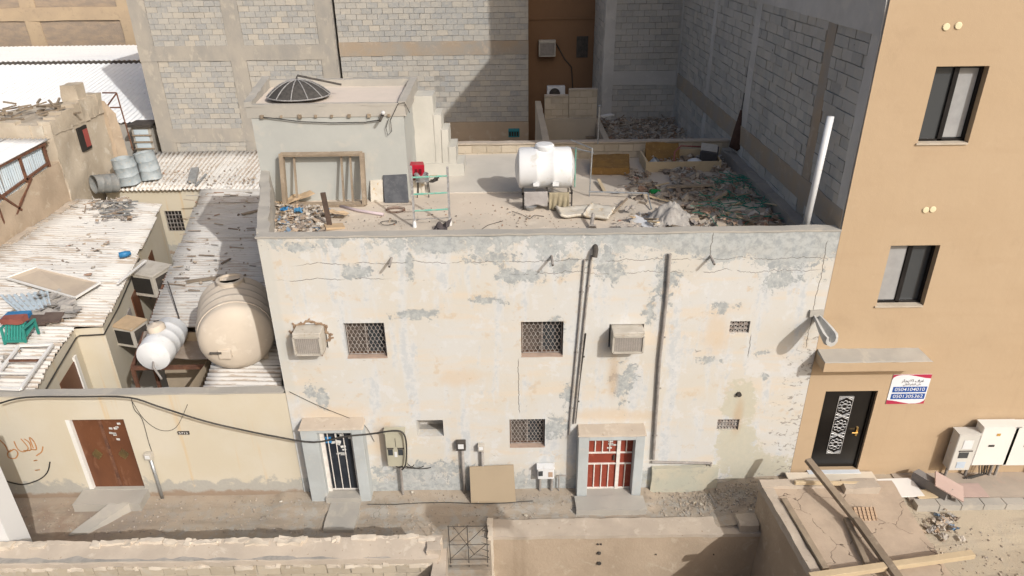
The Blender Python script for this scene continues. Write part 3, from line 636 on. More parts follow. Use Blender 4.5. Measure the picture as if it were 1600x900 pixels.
# parapet outlet at the head of the pipes
p = WY(930, 388); k = MB(); k.tube([p + Vector((0, .05, .05)), p + Vector((.0, -.1, .02)), p + Vector((-.02, -.14, -.12))], .05, 8); k.build('outlet', IRON, house)
for px, py, L in ((612, 403, .32), (862, 400, .34), (1110, 400, .3)):
    p = WY(px, py); k = MB(); k.tube([p + Vector((0, .02, 0)), p + Vector((.0, -L, -.03))], .026, 8); k.tube([p + Vector((0, -L, -.03)), p + Vector((0, -L - .004, -.03))], .018, 8, mi=1); tag(k.build('spout', [PIPE, IRON], house), None)
# concrete gutter spout by the corner of the orange building
B = WY(1281, 492); k = MB(); L = .95
prof = [(-.11, .03), (-.115, -.07), (-.07, -.15), (0, -.18), (.07, -.15), (.115, -.07), (.11, .03), (.07, .03), (.06, -.06), (0, -.1), (-.06, -.06), (-.07, .03)]
nP = len(prof); secs = []
for f, sc_, dz in ((0, .55, 0), (.25, .75, -.01), (.6, 1.1, -.04), (.88, 1.25, -.07), (1.0, .95, -.09)): secs.append([(B.x - .07 + a_ * sc_ + .02 * f, .02 - .78 * f, B.z + c_ * sc_ + dz) for a_, c_ in prof])
k.add([p_ for s_ in secs for p_ in s_], [(i * nP + j, i * nP + (j + 1) % nP, (i + 1) * nP + (j + 1) % nP, (i + 1) * nP + j) for i in range(4) for j in range(nP)] + [tuple(4 * nP + j for j in range(nP))])
tag(k.build('rain_spout', mat('pale_concrete', (.5, .5, .48), (.42, .42, .41), scale=6, bump=.5), house, smooth=50), 'pale concrete rain spout jutting from the wall by the orange building')
k = MB(); k.rbox(B.x - .22, B.x + .05, -.05, .02, B.z - .02, B.z + .12, .05, .012, 8); k.build('spout_seat', CEMENT, house, smooth=40)
p = WY(1154, 615); k = MB(); k.tube([p + Vector((0, .05, 0)), p + Vector((0, -.06, 0))], .05, 10); k.build('waste_outlet', IRON, house)
# plinth step by the wall foot
k = MB(); k.rbox(3.0, 4.45, -.1, .0, -.2, .68, .15, .02, 2.5, seed=31); k.build('wall_apron', mat('mossy_render', (.40, .40, .335), (.46, .43, .34), (.33, .33, .29), scale=2, bump=.4), house, smooth=40)
# ================================================================== air conditioners in the wall
def window_ac(name, h, label, out=.3, grp=None, plane=0.0, damaged=True):
    a, b, c, d = h; t = thing(name, ((a + b) / 2, plane, c), label, 'air conditioner', grp); y0, y1 = plane - out, plane + .25
    q = MB(); q.box(a + .03, b - .03, y0, y1, c + .04, d - .02); q.build('casing', ACMAT, t, bevel=.012)
    q = MB(); q.box(a + .075, b - .075, y0 - .006, y0 - .001, c + .085, d - .12); q.build('condenser_face', mat('dusty_fins', (.22, .2, .19), (.28, .25, .235), scale=8, bump=.3), t)
    q = MB()
    for i in range(14):
        z = c + .1 + (d - c - .23) * i / 13; q.bar((a + .08, y0 - .012, z), (b - .08, y0 - .012, z), .0035, .004)
    for i in range(12):
        x = a + .09 + (b - a - .18) * i / 11; q.bar((x, y0 - .012, c + .09), (x, y0 - .012, d - .125), .0035, .004)
    q.build('grille', ACMAT, t)
    q = MB()
    for p, r_ in (((a + .05, c + .06), (b - .05, c + .06)), ((a + .05, d - .1), (b - .05, d - .1)), ((a + .05, c + .06), (a + .05, d - .1)), ((b - .05, c + .06), (b - .05, d - .1))):
        q.bar((p[0], y0 - .015, p[1]), (r_[0], y0 - .015, r_[1]), .035, .03, (0, 1, 0))
    q.build('front_frame', ACMAT, t)
    q = MB(); q.box(a + .05, b - .05, y0 + .03, plane + .02, c + .0, c + .04); q.build('support', RUST, t)
    return t
window_ac('window_unit', H_A1, 'grey window air conditioner in a broken hole with crumbled render', .33)
window_ac('window_unit', H_A2, 'beige window air conditioner with a torn grille above the red door', .3)
# broken render round the first unit: a ragged bite out of the wall coat
k = MB(); rr = random.Random(5); pts = []
for i in range(30):
    t = math.pi * (i / 29) * 1.5 - .7; r = 1 + rr.uniform(-.1, .12); pts.append((-3.97 + .37 * r * math.cos(t), 4.06 + (.36 * r if math.sin(t) > 0 else .2) * math.sin(t)))
for (x0, z0), (x1, z1) in zip(pts, pts[1:]):
    k.add([(x0, -.006, z0), (x1, -.006, z1), (x1 * .86 - 3.97 * .14, -.004, z1 * .86 + 4.04 * .14), (x0 * .86 - 3.97 * .14, -.004, z0 * .86 + 4.04 * .14)], [(0, 1, 2, 3)])
    if rr.random() < .5: k.obox((x0, -.012, z0), (.05 + .04 * rr.random(), .025, .03), (rr.random() * .3, rr.random() * 3, 0))
k.build('broken_render', mat('bare_mud_brick', (.3, .21, .14), (.2, .14, .1), (.4, .31, .22), scale=6, bump=.8), house)
# ================================================================== orange building
XO = 6.065; OT = 14.5
orange = thing('orange_building', (9, 0, 0), 'tall orange rendered building with dark framed windows and a black door', 'building')
O_W1 = (7.07, 7.95, 7.77, 9.06); O_W2 = (7.05, 7.97, 4.57, 5.84); O_D = (6.45, 7.53, .5, 2.58)
q = MB(); wallY(q, XO, 18, -.3, OT, 0, [O_W1, O_W2, O_D], .2)
q.build('wall', ORANGE, orange)
q = MB(); q.add([(XO, 14.3, OT), (XO, 0, OT), (18, 0, OT), (18, 14.3, OT)], [(0, 1, 2, 3)]); q.add([(18, 0, 0), (18, 14.3, 0), (18, 14.3, OT), (18, 0, OT)], [(0, 1, 2, 3)]); q.build('roof', CEMENT, orange)
q = MB(); q.box(XO + .02, 18, 7.8, 14.3, OT + .01, OT + 4); q.build('roof_storey', ORANGE, orange)
FR = mat('black_aluminium', (.012, .011, .011), (.02, .018, .018), rough=.35, bump=0)
INT = mat('grey_curtain', (.34, .34, .34), (.28, .28, .28), scale=2, bump=.1)
def owin(h, side, label):
    a, b, c, d = h; y = .17; f = MB()
    for p, e in (((a, c), (b, c)), ((a, d), (b, d)), ((a, c), (a, d)), ((b, c), (b, d)), (((a + b) / 2, c), ((a + b) / 2, d))): f.bar((p[0], y, p[1]), (e[0], y, e[1]), .08, .08, (0, 1, 0))
    wn = tag(f.build('window', FR, orange), label)
    m_ = (a + b) / 2
    MB().box(a, m_, y + .0, y + .006, c, d).build('pane', GLASS, wn)
    MB().box(m_, b, y + .02, y + .026, c, d).build('pane', GLASS, wn)
    grey_half = (m_, b) if side else (a, m_)  # window half covered by the grey panel
    MB().box(grey_half[0] + .05, grey_half[1] - .05, y - .012 + (.02 if side else 0), y - .004 + (.02 if side else 0), c + .06, d - .06).build('insect_screen', INT, wn)
    MB().box(a - .03, b - .02, -.03, .16, c - .025, c + .004).build('sill', mat('dusty_cream_sill', (.5, .44, .36), (.44, .38, .3), scale=5), wn)
    MB().add([(a - .02, .21, c), (b + .02, .21, c), (b + .02, .21, d), (a - .02, .21, d)], [(0, 1, 2, 3)]).build('dark_reveal', DARK, wn)
owin(O_W1, True, 'upper dark sliding window with a grey screen'); owin(O_W2, False, 'dark sliding window just above the canopy')
# round vent caps
for px, py in ((1478, 42), (1497, 40), (1446, 328), (1457, 327)):
    p = WY(px, py); MB().lathe([(.0, 0), (.055, .0), (.06, -.012), (.05, -.02), (0, -.022)][::-1], p, (0, 1, 0), 14).build('vent_cap', mat('cream_plastic', (.72, .62, .42), (.66, .57, .38), bump=0), orange)
# canopy over the door
q = MB(); a = WY(1276, 548); zc, P = 3.34, .42
q.box(XO + .02, 8.2, -P, .0, zc, zc + .2); q.build('canopy', ORANGE, orange)
q = MB(); q.rough([(XO + .02, -P, zc + .201), (8.2, -P, zc + .201), (8.15, 0, zc + .201), (XO + .02, 0, zc + .201), (XO + .03, -P + .02, zc + .215), (8.19, -P + .02, zc + .215), (8.1, 0, zc + .27), (XO + .03, 0, zc + .27)], .08, .012, 6); q.build('canopy_top', CEMENT, orange, smooth=40)
# black door with a star lattice panel
a, b, c, d = O_D
BD = mat('black_door_paint', (.008, .007, .007), (.012, .011, .01), rough=.3, bump=0, spec=.4)
dr = tag(MB().box(a, b, .1, .16, c, d).build('door', BD, orange), 'black steel door with a silver star lattice')
q = MB()
for p, e in (((a, c), (a, d)), ((b, c), (b, d)), ((a, d), (b, d))): q.bar((p[0], .09, p[1]), (e[0], .09, e[1]), .09, .06, (0, 1, 0))
q.build('door_frame', BD, dr)
SIL = mat('silver_metal', (.5, .5, .5), (.42, .42, .42), rough=.4, metal=.5, bump=0)
q = MB(); x0, x1, z0, z1 = a + .36, a + .66, c + .38, d - .2; y = .088
def ring(cx, cz, r, n=8, ph=0):
    q.tube([(cx + r * math.cos(ph + 2 * math.pi * i / n), y, cz + r * math.sin(ph + 2 * math.pi * i / n)) for i in range(n + 1)], .008, 4, False)
H = (z1 - z0) / 3; xm = (x0 + x1) / 2
for i in range(3):
    cz = z0 + H * (i + .5)
    for k in range(8): t = math.pi / 4 * k; ring(xm + .105 * math.cos(t), cz + .105 * math.sin(t), .042, 7)
    ring(xm, cz, .055, 8); 
    for sx in (-1, 1):
        for sz in (-1, 1):
            q.tube([(xm + sx * .14, y, cz + sz * .16), (xm + sx * .06, y, cz + sz * .2), (xm - sx * .02, y, cz + sz * H / 2)], .009, 4, False)
            q.tube([(xm + sx * .14, y, cz + sz * .21), (xm + sx * .09, y, cz + sz * .22), (xm + sx * .02, y, cz + sz * H / 2)], .009, 4, False)
for x in (x0, x1): q.bar((x, y, z0), (x, y, z1), .012, .01)
for z in (z0, z1): q.bar((x0, y, z), (x1, y, z), .012, .01)
q.build('star_lattice', SIL, dr)
q = MB(); q.box(b - .2, b - .16, .075, .1, 1.36, 1.58); q.tube([(b - .18, .1, 1.47), (b - .18, .04, 1.47), (b - .3, .04, 1.47)], .013, 6); q.build('handle', mat('brass', (.5, .33, .12), (.4, .26, .1), rough=.3, metal=.8, bump=0), dr)
# doorstep of marble slabs
q = MB(); q.box(6.42, 7.56, -.12, .1, .3, .495); q.build('doorstep', mat('pale_blue_marble', (.62, .66, .7), (.56, .6, .65), scale=2, rough=.4, bump=0), orange)
q = MB(); q.box(6.0, 7.8, -.42, -.121, .1, .42); q.build('lower_step', MARBLE, orange)
# block side wall over the old house
q = MB()
q.box(XO + .016, XO + .2, .3, 14.28, 4.2, OT - .1); q.build('side_wall_core', MORTAR, orange)
ms = Masonry(); cols = [(14.05, 14.3), (9.82, 10.2), (5.98, 6.4), (1.72, 2.1), (.04, .36)]
sk = [(14.3 - b_, 14.3 - a_) for a_, b_ in cols]
for z0_, z1_, sd_ in ((4.4, 6.08, 1), (6.52, 9.56, 2), (10.1, 11.2, 3)):
    ms.bays((XO, 14.3, 0), (0, -1, 0), (-1, 0, 0), 14.26, sk, z0_, z1_, seed=sd_, proud=.012)
ms.finish(orange, BLG, BLGJ)
for i, (a_, b_) in enumerate(cols):
    k = MB(); k.rbox(XO - .015, XO + .1, a_, b_, 4.3, 9.57 if i else 9.57, .25, .014, 2, seed=i); o = k.build('column', [CONCG, CONCG, CONCG, BEAMT, CONCG][i], orange, smooth=40)
for z0_, z1_, y1, m_ in ((6.05, 6.53, 14.05, BEAMT), (9.55, 10.1, 14.2, CONCG)):
    k = MB(); k.rbox(XO - .03, XO + .1, .04, y1, z0_, z1_, .25, .022, 1.5, seed=int(z0_)); k.build('beam', m_, orange, smooth=40)
# ================================================================== grey block return (recess)
ret = thing('grey_block_building', (4.7, 14.3, 0), 'grey bare-block building closing the rubble yard', 'building')
q = MB(); q.box(3.42, XO, 14.316, 17.6, 0, 12); q.build('core', MORTAR, ret)
ms = Masonry()
ms.lay((3.75, 14.3, 0), (1, 0, 0), (0, -1, 0), XO - 3.75, 4.7, 6.08, seed=11); ms.lay((3.75, 14.3, 0), (1, 0, 0), (0, -1, 0), XO - 3.75, 6.58, 9.6, seed=12)
ms.lay((3.40, 17.6, 0), (0, -1, 0), (-1, 0, 0), 3.3, 4.7, 9.6, seed=13); ms.finish(ret, BLG, BLGJ)
k = MB(); k.rbox(3.39, 3.76, 14.28, 14.6, 0, 12, .25, .012, 2); k.build('column', CONCG, ret, smooth=40)
k = MB(); k.rbox(3.76, XO - .02, 14.285, 14.4, 6.08, 6.58, .25, .02, 2); k.build('beam', CONCG, ret, smooth=40)
# ================================================================== brown building in the gap
br = thing('brown_building', (2, 17.9, 0), 'brown painted building in the gap between the block walls', 'building')
MB().box(.6, 3.6, 17.9, 22, 0, 12).build('wall', BROWNWALL, br)
MB().box(.6, 3.6, 17.86, 17.9, 7.98, 8.04).build('string_course', BROWNWALL, br)
p = WY(907, 73, 17.88); q = MB()
q.box(p.x - .16, p.x + .3, 17.87, 17.9, p.z - .42, p.z + .4); wn = tag(q.build('window', IRON, br), 'dark narrow window with vertical bars')
for i in range(4): MB().box(p.x - .12 + i * .11, p.x - .1 + i * .11, 17.85, 17.87, p.z - .4, p.z + .38).build('bar', IRON, wn)
a = WY(842, 64, 17.6); b = WY(868, 88, 17.6)
window_ac('window_unit', (a.x - .03, b.x + .03, b.z - .05, a.z + .03), 'window air conditioner with a rusty top on the brown wall', .3, plane=17.9)
q = MB(); q.tube([WY(869, 68, 17.86), WY(882, 92, 17.86), WY(893, 105, 17.86), WY(895, 140, 17.86)], .022, 6); tag(q.build('hose', CABLE), 'black hose hanging down the brown wall from the air conditioner', 'hose')
a = WY(855, 135, 17.0); t = thing('condenser_unit', (a.x + .35, 17.0, a.z - .55), 'outdoor condenser unit with a round fan, behind the stepped yard wall', 'air conditioner')
MB().box(a.x, a.x + .72, 16.95, 17.25, a.z - .55, a.z).build('casing', PLASTICW, t, bevel=.015)
MB().lathe([(.0, 0), (.22, 0), (.22, .02), (0, .02)], (a.x + .3, 16.945, a.z - .28), (0, -1, 0), 18).build('fan', IRON, t)
MB().box(a.x - .05, a.x + .8, 16.9, 17.85, a.z - .65, a.z - .551).build('bracket', IRON, t)
# ================================================================== rear buildings
rb = thing('concrete_frame_building', (-10.5, 16.9, 0), 'concrete-framed building with grey block infill bays', 'building')
YR = 16.9
MB().box(-14.44, -6.72, YR + .016, 24, 0, 12.3).build('core', MORTAR, rb)
ms = Masonry(); cs = [(-14.45, -13.8), (-10.92, -10.3), (-7.36, -6.76)]; sk = [(a_ + 14.45, b_ + 14.45) for a_, b_ in cs]
ms.bays((-14.45, YR, 0), (1, 0, 0), (0, -1, 0), 7.7, sk, 3.1, 3.5, seed=21); ms.bays((-14.45, YR, 0), (1, 0, 0), (0, -1, 0), 7.7, sk, 4.05, 6.72, seed=22); ms.bays((-14.45, YR, 0), (1, 0, 0), (0, -1, 0), 7.7, sk, 7.28, 9.7, seed=23)
ms.finish(rb, BLK, BLKJ)
for i, (a_, b_) in enumerate(cs): k = MB(); k.rbox(a_, b_, YR - .03, YR + .2, 0, 12.2, .3, .012, 1.5, seed=i); k.build('column', CONC, rb, smooth=40)
for z0_, z1_ in ((3.5, 4.06), (6.72, 7.29)): k = MB(); k.rbox(-14.46, -6.75, YR - .036, YR + .2, z0_, z1_, .3, .02, 1.5, seed=int(z0_)); k.build('beam', CONC, rb, smooth=40)
rc = thing('blockwork_building', (-3, 17, 0), 'bare block building with a stained concrete band behind the roof', 'building')
YQ = 16.92
MB().box(-6.62, .76, YQ + .016, 23, 0, 11.5).build('core', MORTAR, rc)
ms = Masonry(); vs = [(-6.62 + .0, 0, 0, 0)]
hole = [(WY(px, py, YQ).x + 6.62 - .1, WY(px, py, YQ).x + 6.62 + .1, WY(px, py, YQ).z - .09, WY(px, py, YQ).z + .09) for px, py in ((686, 124), (686, 141), (687, 157), (690, 182))]
ms.lay((-6.62, YQ, 0), (1, 0, 0), (0, -1, 0), 7.38, 4.18, 6.82, seed=31, skip=hole); ms.lay((-6.62, YQ, 0), (1, 0, 0), (0, -1, 0), 7.38, 7.34, 9.6, seed=32)
ms.finish(rc, BLK, BLKJ)
k = MB(); k.rbox(-6.62, .76, YQ - .03, YQ + .2, 6.82, 7.34, .3, .02, 1.5, seed=2); k.build('band', BEAMT, rc, smooth=40)
k = MB(); k.rbox(-4.5, .76, YQ - .06, YQ + .2, 2.6, 4.18, .3, .02, 1.5, seed=3); k.build('plinth', mat('tan_render', (.42, .33, .24), (.37, .3, .225), (.46, .39, .3), scale=1, bump=.4), rc, smooth=40)
# ================================================================== yard walls behind the roof
def block_yard_wall(p, e, z0, z1, th, label, seed, cap=True, sides=1):
    """free wall of blocks from p to e (plan), facing the camera side n"""
    p = Vector((*p, 0)); e = Vector((*e, 0)); u = (e - p).normalized(); n = Vector((u.y, -u.x, 0)); L = (e - p).length
    t = thing('yard_wall', (p + e) / 2 + Vector((0, 0, z0)), label, 'wall', None)
    k = MB(); a = p - n * .014; b = e - n * .014; c = e - n * th; d = p - n * th
    k.hexa([a + Vector((0, 0, z0)), b + Vector((0, 0, z0)), c + Vector((0, 0, z0)), d + Vector((0, 0, z0)), a + Vector((0, 0, z1)), b + Vector((0, 0, z1)), c + Vector((0, 0, z1)), d + Vector((0, 0, z1))]); k.build('core', MORTART, t)
    Masonry().lay(p, u, n, L, z0, z1, seed=seed).finish(t, BLT, BLTJ)
    if cap:
        k = MB(); k.rough([v + Vector((0, 0, z)) for z in (z1, z1 + .03) for v in (p + n * .01, e + n * .01, c, d)], .15, .012, 3, seed=seed); k.build('coping', MUDTOP, t, smooth=40)
    return t
block_yard_wall((1.2, 12.5), (2.02, 12.5), 4.4, 6.08, .2, 'lower step of the stepped block wall before the condenser unit', 41)
block_yard_wall((2.03, 12.5), (3.0, 12.5), 4.4, 6.28, .2, 'higher step of the stepped block wall beside the grey column', 42)
t = thing('yard_wall', (1.0, 10, 4), 'thin rendered wall running back behind the white roof tank', 'wall')
k = MB(); k.rough([(.93, 7.45, 4), (1.13, 7.45, 4), (1.1, 13.2, 4), (.9, 13.2, 4), (.93, 7.45, 5.78), (1.13, 7.45, 5.78), (1.1, 13.2, 5.78), (.9, 13.2, 5.78)], .25, .015, 2); k.build('render', mat('tan_yard_render', (.44, .38, .3), (.39, .34, .275), scale=1.2, bump=.35), t, smooth=40)
t = thing('yard_wall', (3.05, 10, 4), 'low tan wall along the edge of the rubble yard', 'wall')
k = MB(); k.rough([(2.95, 7.45, 4), (3.13, 7.45, 4), (3.15, 12.9, 4), (2.97, 12.9, 4), (2.95, 7.45, 5.22), (3.13, 7.45, 5.22), (3.15, 12.9, 5.22), (2.97, 12.9, 5.22)], .25, .015, 2, seed=4); k.build('render', MATS['tan_yard_render'], t, smooth=40)
t = thing('yard_wall', (2, 12.3, 3.5), 'plain cement back of the sunken well below the stepped block wall', 'wall'); MB().box(1.12, 2.96, 12.3, 12.46, 3.0, 5.35).build('render', MATS['tan_yard_render'], t)
for i in range(3): tag(MB().box(2.62, 2.96, 10.6 + i * .7, 10.75 + i * .7, 4.9 - i * .08, 4.95 - i * .08).build('wooden_peg', WOOD), 'short timber peg jutting from the low tan wall', 'peg', 'pegs in the sunken well')
q = MB(); q.grid(lambda u, v: Vector((3.13 + 2.93 * u, 7.3 + 7.0 * v, 4.84 + mnoise.noise(Vector((u * 8, v * 12, 0))) * .06)), 40, 60); tag(q.build('yard_roof', mat('grey_rubble_dust', (.33, .31, .285), (.28, .265, .25), (.4, .37, .33), scale=2.5, bump=.6), smooth=True), 'dusty grey yard slab strewn with broken rubble', 'yard slab', kind='structure')
q = MB(); q.box(-6.8, 3.13, 7.25, 16.9, 3.2, 3.3); tag(q.build('rear_terrace', MUDTOP), 'sunken tan terrace between the roof and the block building', 'terrace', kind='structure')
block_yard_wall((-2.6, 13.6), (.9, 13.6), 3.3, 4.12, .3, 'low block wall along the terrace behind the roof parapet', 44)
# ================================================================== yellow front wall with the brown door
yw = thing('courtyard_wall', (-9.6, 0, 0), 'pale yellow street wall with a brown double door', 'wall')
ZW = 2.72; D3 = (-9.4, -8.17, .22, 2.11)
q = MB(); wallY(q, -16, XL - .005, -.3, ZW, -.004, [D3], .18); q.add([(-16, .2, -.3), (-16, .2, ZW), (XL - .02, .2, ZW), (XL - .02, .2, -.3)], [(0, 1, 2, 3)]); q.build('wall', YELLOW, yw)
q = MB(); q.rbox(-16, XL - .03, -.02, .21, ZW, ZW + .03, .2, .012, 2.5, seed=3); q.build('coping', CEMENT, yw, smooth=40)
BRD = mat('rusty_brown_door', (.145, .06, .03), (.115, .048, .026), (.19, .09, .052), scale=2.2, rough=.45, bump=.1, stretch=(1, 1, .4))
for i, (a, b) in enumerate(((-9.31, -8.735), (-8.73, -8.17))):
    dr = tag(MB().box(a, b, .08, .12, .22, 2.1).build('door', BRD, yw), 'brown steel door leaf with a brass diamond' + (' and paper notices' if i else ''))
    c = (a + b) / 2; k = MB(); k.prism([(c - .12, .078, 1.13), (c, .078, .98), (c + .12, .078, 1.13), (c, .078, 1.28)], (0, -.012, 0))
    for j in range(10): t = 2 * math.pi * j / 10; k.lathe([(.0, .0), (.02, .004), (.0, .012)], (c + .085 * math.cos(t), .066, 1.13 + .09 * math.sin(t)), (0, -1, 0), 6)
    k.build('diamond_ornament', mat('tarnished_brass', (.2, .14, .06), (.14, .1, .05), rough=.5, metal=.5, bump=.2), dr)
    if i:
        for j in range(8): MB().obox((c + rr.uniform(-.14, .14), .077, 1.45 + rr.random() * .5), (.07, .004, .05), (0, rr.uniform(-.2, .2), 0)).build('paper_notice', PAPER, dr)
MB().box(-8.76, -8.7, .055, .08, .25, 2.08).build('meeting_strip', RUST, yw)
MB().box(-9.4, -9.311, .0, .12, .22, 2.11).build('white_jamb', WHITEP, yw)
k = MB(); k.rbox(-9.55, -8.1, -.45, .06, -.1, .2, .12, .02, 3, seed=7); k.build('doorstep', CEMENT, yw, smooth=40)
k = MB(); k.rough([(-9.3, -1.15, -.1), (-8.95, -1.1, -.1), (-8.3, -.42, -.1), (-8.75, -.42, -.1), (-9.3, -1.15, .03), (-8.95, -1.1, .03), (-8.3, -.42, .2), (-8.75, -.42, .2)], .12, .015, 3, seed=9); k.build('doorstep_ramp', CEMENT, yw, smooth=40)
# wall marks: orange graffiti scrawl and the number plate
GR = mat('orange_spray_paint', (.5, .22, .08), (.56, .3, .14), scale=9, bump=0)
def stroke(pts, r=.014):
    P3 = smooth_pts([WY(x, y, -.006) for x, y in pts], 4); k = MB()
    for a, b in zip(P3, P3[1:]):
        d = (b - a).normalized(); n = Vector((-d.z, 0, d.x)) * r; e = d * r * .6
        k.add([a - n - e, a + n - e, b + n + e, b - n + e], [(0, 1, 2, 3)])
    return k
allg = MB()
for pts in ([(0, 688), (8, 696), (14, 706), (22, 702), (28, 708), (24, 716), (14, 715), (12, 708), (17, 703)], [(22, 690), (28, 702), (37, 706), (44, 700), (33, 686)], [(37, 704), (48, 703), (46, 692), (38, 686)], [(48, 702), (57, 702), (53, 690), (46, 684), (52, 700)], [(67, 698), (65, 706), (57, 712)], [(53, 720), (58, 719)], [(55, 735), (62, 734)]):
    k = stroke(pts); allg.add(k.v, k.f)
tag(allg.build('graffiti', GR, yw), 'orange sprayed Arabic scrawl')
p = WY(287, 676, -.01); pl = MB().box(p.x - .12, p.x + .12, -.03, -.006, p.z - .04, p.z + .04).build('number_plate', IRON, yw)
PLATE = (pl, p.x, p.z)
# ================================================================== yellow house with the worn sheet roof
lh = thing('sheet_roof_house', (-13, 5, 0), 'low yellow house under a worn white corrugated roof littered with junk', 'house')
q = MB()
def vwall(q, pts, z0, z1):
    for a, b in zip(pts, pts[1:]): q.add([(a[0], a[1], z0), (b[0], b[1], z0), (b[0], b[1], z1), (a[0], a[1], z1)], [(0, 1, 2, 3)])
vwall(q, [(-10.12, .2), (-10.72, 3.02), (-10.05, 3.1), (-12.4, 11.6), (-15.3, 11.6)], -.1, 2.58); q.build('wall', YELLOW, lh)
zA, zB = 2.86, 2.64
sheets(lh, (-15.25, .06, zA), (-10.03, .06, zB), (-10.63, 2.98, zB), (-15.25, 2.98, zA), 4, SHEET, seed=1)
sheets(lh, (-15.25, 2.94, zA), (-9.95, 3.0, zB), (-12.32, 11.75, zB), (-15.3, 11.75, zA), 11, SHEET, seed=9)
def on_lh(y, z):                                              # point on the alley wall
    if y < 3: return Vector((-10.12 - .6 * (y - .2) / 2.82 + .01, y, z))
    return Vector((-10.05 - 2.35 * (y - 3.1) / 8.5 + .01, y, z))
def alley_panel(y0, y1, z0, z1, m_, name, out=.02):
    a, b = on_lh(y0, z0), on_lh(y1, z0); n = Vector((b.y - a.y, -(b.x - a.x), 0)).normalized()
    k = MB(); k.prism([a, b, b + Vector((0, 0, z1 - z0)), a + Vector((0, 0, z1 - z0))], n * out); return k.build(name, m_, lh)
dd = tag(alley_panel(1.5, 2.45, 0, 2.0, BRD, 'door'), 'brown door with a white frame inside the alley'); alley_panel(2.45, 2.6, 0, 2.1, WHITEP, 'door_frame', .05)
for y0 in (.7, 4.8, 7.6): alley_panel(y0, y0 + .6, 1.0, 1.9, GRILL, 'barred_window', .03)
alley_panel(5.8, 6.5, 0, 2.0, BRD, 'door'); alley_panel(8.6, 9.2, 0, 2.0, BRD, 'door')
k = MB(); k.tube([on_lh(.3, 2.3) + Vector((.04, 0, 0)), on_lh(1.6, 2.36) + Vector((.04, 0, 0)), on_lh(2.9, 2.4) + Vector((.04, 0, 0)), (-10.6, 2.97, 2.42), (-10.02, 3.02, 2.42), on_lh(4.5, 2.4) + Vector((.04, 0, 0)), on_lh(7.5, 2.45) + Vector((.04, 0, 0))], .018, 5); k.build('conduit', CABLE, lh)
q = MB().add([(-13.5, .2, .02), (-5.0, .2, .02), (-8, 13.4, .02), (-16, 13.4, .02)], [(0, 1, 2, 3)]); tag(q.build('alley_floor', CEMENT), 'shaded cement floor of the alley between the low houses', 'alley', kind='structure')
# ================================================================== middle house below the old house
mh = thing('lean_to_house', (-8, 7, 0), 'low house under stained corrugated sheets in the shadow of the old house', 'house')
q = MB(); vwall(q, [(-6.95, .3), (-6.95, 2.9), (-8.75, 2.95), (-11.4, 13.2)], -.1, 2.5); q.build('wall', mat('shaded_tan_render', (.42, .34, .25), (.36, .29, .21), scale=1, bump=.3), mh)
sheets(mh, (-6.5, .2, 2.72), (-4.78, .22, 2.66), (xl(2.9) - .03, 2.9, 2.66), (-7.0, 2.9, 2.72), 3, SHEET, seed=40)
sheets(mh, (-8.85, 2.86, 2.66), (xl(2.9) - .03, 2.86, 2.66), (xl(13.2) - .03, 13.25, 2.66), (-11.5, 13.25, 2.66), 13, SHEETR, seed=60)
# ================================================================== far low house
fh = thing('far_low_house', (-12, 15, 0), 'low yellow house under rusted white sheets at the foot of the concrete frame', 'house')
q = MB(); wallY(q, -15.2, -11.3, -.1, 2.62, 13.42, [(-13.2, -12.55, .95, 1.78)], .15); q.build('wall', YELLOW, fh)
k = MB()
for i in range(6): k.bar((-13.2 + i * .13, 13.45, .95), (-13.2 + i * .13, 13.45, 1.78), .02, .02)
for i in range(6): k.bar((-13.2, 13.45, .95 + i * .166), (-12.55, 13.45, .95 + i * .166), .02, .02)
wn = tag(k.build('window', GRILL, fh), 'square window with a dense iron grid'); MB().box(-13.2, -12.55, 13.52, 13.54, .95, 1.78).build('pane', DARK, wn)
sheets(fh, (-15.1, 13.3, 2.66), (-9.0, 13.15, 2.66), (-8.6, 16.84, 3.1), (-15.6, 16.84, 3.1), 7, SHEET, along='v', seed=80, jit=.05)
# ================================================================== adobe ruin and shack
ad = thing('adobe_ruin', (-17, 13, 0), 'crumbling adobe house with a whitewashed wall and a small red-framed window', 'house')
k = MB(); xs0 = -15.3
k.rough([(-20, 11.5, 0), (xs0, 11.5, 0), (xs0 - .05, 15.0, 0), (-20, 15.0, 0), (-20, 11.5, 5.0), (xs0, 11.5, 5.55), (xs0 - .05, 15.0, 5.75), (-20, 15.0, 5.2)], .22, .07, 1.3, seed=3); k.build('wall', ADOBE, ad, smooth=50)
k = MB()
for i in range(9):
    y = 11.55 + i * .38; z = 5.5 + .35 * abs(mnoise.noise(Vector((i * .9, 0, 0)))) + .03 * i
    k.rbox(xs0 - .42, xs0 + .02, y, y + .4, 5.2, z + .15, .12, .05, 2.5, seed=i)
for i in range(9): k.rbox(-19.6 + i * .45, -19.1 + i * .45, 11.45, 11.8, 4.9, 5.6 + .3 * mnoise.noise(Vector((i * .8, 5, 0))), .14, .05, 2.5, seed=20 + i)
k.rbox(-15.9, -15.35, 13.6, 14.2, 5.4, 6.45, .12, .05, 2, seed=44); k.build('broken_top', ADOBE, ad, smooth=50)
k = MB(); k.rough([(-15.45, 14.9, 0), (-15.2, 14.9, 0), (-14.95, 15.3, 0), (-15.4, 15.4, 0), (-15.5, 14.9, 5.7), (-15.2, 14.9, 5.6), (-15.05, 15.2, 5.1), (-15.5, 15.3, 5.3)], .15, .06, 2.5); k.build('torn_edge', MUD, ad, smooth=50)
k = MB(); p = WX(131, 216, xs0)
k.box(xs0 - .02, xs0 + .04, p.y - .3, p.y + .3, p.z - .42, p.z + .42); wn = tag(k.build('window', DARK, ad), 'small dark window hole with a red board')
